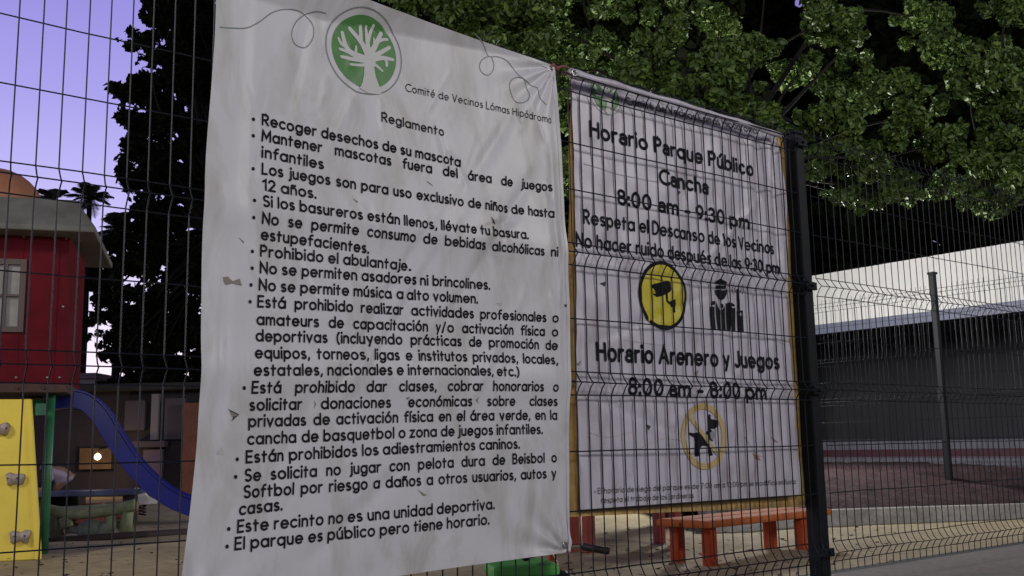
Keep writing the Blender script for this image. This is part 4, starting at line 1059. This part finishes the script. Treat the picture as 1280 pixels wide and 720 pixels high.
tree('leafy green tree lit by lamplight above the opening hours banner', gp(850, 11.5), cl([(790, 100, 10.6, 42), (838, 62, 10.5, 44), (850, 110, 10.2, 42), (905, 95, 10.2, 48), (940, 65, 10.6, 36), (880, 150, 10.8, 45), (935, 150, 10.6, 44), (985, 175, 10.9, 38), (1040, 145, 10.6, 46), (1030, 205, 11.0, 36), (1090, 195, 10.7, 42), (1140, 145, 10.6, 48), (1120, 110, 10.9, 34), (1172, 180, 11.0, 34), (1035, 22, 11.0, 40), (1068, 48, 11.2, 24), (1150, 22, 13.0, 42), (720, 90, 12.5, 32), (690, 30, 13, 38), (960, -60, 12.5, 60), (760, -30, 13, 55), (1000, 90, 12.6, 40), (820, 20, 12.6, 40), (900, 30, 12.8, 40), (1075, 110, 12.6, 44), (1060, 245, 11.6, 30), (1115, 240, 11.6, 32)]), 74000, .082, m_leaf, 3)
tree('leafy tree at the right edge over the white shelter roof', gp(1420, 11.5), cl([(1212, 108, 11.2, 40), (1255, 85, 10.8, 46), (1290, 125, 10.6, 56), (1235, 185, 10.5, 42), (1278, 205, 10.4, 46), (1222, 232, 10.9, 30), (1268, 244, 10.7, 30), (1315, 190, 10.5, 66), (1350, 70, 11.5, 80), (1400, 140, 11.5, 100), (1262, 10, 12.6, 40), (1330, 250, 10.6, 40), (1195, 60, 12.6, 44), (1180, 235, 12.4, 36), (1240, 262, 12.5, 26)]), 52000, .082, m_leaf, 5)
tree('dim green tree peeking over the top edge of the rules banner', gp(560, 13.5), cl([(600, 30, 13, 65), (650, 70, 12.8, 55), (690, 30, 12.8, 60), (560, -10, 13.4, 70), (680, 130, 13.2, 60), (500, -60, 13.6, 80), (705, 220, 13, 45), (640, -50, 13.6, 90), (590, 90, 13.6, 60), (720, 70, 13.8, 60)]), 26000, .10, m_leaf, 8)
rngD = np.random.default_rng(11)
def dark_tree(label, px, d, x0, x1, y0, y1, n, r, nleaf, size, seed, mask=None):
    rg = np.random.default_rng(seed); L = []
    if mask:
        st = 25
        for gx in range(x0, x1, st):
            for gy in range(y0, y1, st):
                x, y = gx+rg.uniform(-11, 11), gy+rg.uniform(-11, 11)
                if mask(x, y): L.append((x, y, d+rg.uniform(-.9, 1.2), r*rg.uniform(.75, 1.25)))
        n = 0
    while len(L) < n:
        x, y = rg.uniform(x0, x1), rg.uniform(y0, y1)
        if mask and not mask(x, y): continue
        L.append((x, y, d+rg.uniform(-1.2, 1.6), r*rg.uniform(.75, 1.25)))
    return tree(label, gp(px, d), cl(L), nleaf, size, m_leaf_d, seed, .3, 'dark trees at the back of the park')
def mleft(x, y):
    l = 172 if y < 50 else (142 if y < 235 else (150 if y < 300 else (108 if y < 400 else 104)))
    return x > l+16
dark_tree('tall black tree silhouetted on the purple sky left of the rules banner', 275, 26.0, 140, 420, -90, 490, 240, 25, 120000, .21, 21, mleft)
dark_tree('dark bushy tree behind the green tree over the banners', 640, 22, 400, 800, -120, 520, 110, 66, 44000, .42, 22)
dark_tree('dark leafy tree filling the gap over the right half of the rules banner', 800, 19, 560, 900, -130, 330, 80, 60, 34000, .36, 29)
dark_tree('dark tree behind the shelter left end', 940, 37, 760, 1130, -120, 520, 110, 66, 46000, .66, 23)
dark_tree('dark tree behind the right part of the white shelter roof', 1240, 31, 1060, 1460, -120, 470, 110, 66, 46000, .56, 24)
# palms
def palm(label, px, py, d, s, seed):
    rg = np.random.default_rng(seed); p = at_d(px, py, d); base = np.array([p[0], p[1], GZ])
    root = empty('palm_tree', base); tag(root, label, 'palm tree', 'palms behind the playhouse')
    h = p[2]-GZ; b = MB(); b.tube([(0, 0, -.1), (.05, 0, h*.5), (0, 0, h)], [.17, .13, .11], 9); b.build('trunk', m_bark, root, smooth=True)
    b = MB()
    for k in range(17):
        az = 2*math.pi*k/17+rg.uniform(-.2, .2); el = rg.uniform(-.25, 1.25); L = s*rg.uniform(.75, 1.1)
        pts = []
        for i in range(9):
            t = i/8; r = L*t*math.cos(el)*(1-.12*t); z = h+L*(t*math.sin(el)-.42*t*t)
            pts.append(np.array([r*math.cos(az), r*math.sin(az), z]))
        b.tube(pts, [.02-.015*i/8 for i in range(9)], 4)
        side = np.array([-math.sin(az), math.cos(az), 0])
        for i in range(1, 25):
            t = i/25; f = t*8; j = min(int(f), 7); q = pts[j]+(pts[j+1]-pts[j])*(f-j); tg = pts[j+1]-pts[j]; tg /= np.linalg.norm(tg)
            for sg in (-1, 1):
                ll = s*.34*math.sin(math.pi*min(.97, t*.9+.1))*rg.uniform(.8, 1.1); dirn = side*sg*.8+tg*.6+np.array([0, 0, -.35]); dirn /= np.linalg.norm(dirn)
                w = tg*.022; b.add([q-w, q+w, q+dirn*ll*.6+w*.8+np.array([0, 0, .01]), q+dirn*ll, q+dirn*ll*.6-w*.8], [(0, 1, 2, 3, 4)])
    b.build('crown', mat('palm_green', (.045, .055, .03), .6), root)
palm('palm tree crown beside the orange dome of the playhouse', 66, 250, 46, 1.35, 31)
palm('middle palm tree showing above the grey playhouse roof', 112, 248, 44, 1.35, 32)
palm('palm tree at the corner of the playhouse roof beside the black tree', 150, 288, 34, 1.3, 33)

# ------------------------------------------------------------------ litter on the sand
rg = np.random.default_rng(50); v = []; f = []
for k in range(420):
    x = rg.uniform(700, 1120) if k < 330 else rg.uniform(0, 240); y = rg.uniform(655, 735)
    p = on_z(x, y, GZ+.03)
    if p[1] < .35: continue
    s = rg.uniform(.012, .035); a = rg.uniform(0, 6.28); c, sn = math.cos(a), math.sin(a); t = rg.uniform(-.4, .4)
    k0 = len(v); v += [(p[0]-c*s, p[1]-sn*s, p[2]), (p[0]-sn*s*.4, p[1]+c*s*.4, p[2]+s*t), (p[0]+c*s, p[1]+sn*s, p[2]+s*.3), (p[0]+sn*s*.4, p[1]-c*s*.4, p[2]-s*t*.5)]
    f.append((k0, k0+1, k0+2, k0+3))
tag(np_mesh('leaf_litter', np.array(v), np.array(f), mat('dry_leaf', (.075, .05, .03), .8, leaf=True)), 'dry fallen leaves scattered on the sand beyond the fence', 'leaf litter', None, 'stuff')
print('WF', sorted(WFS))
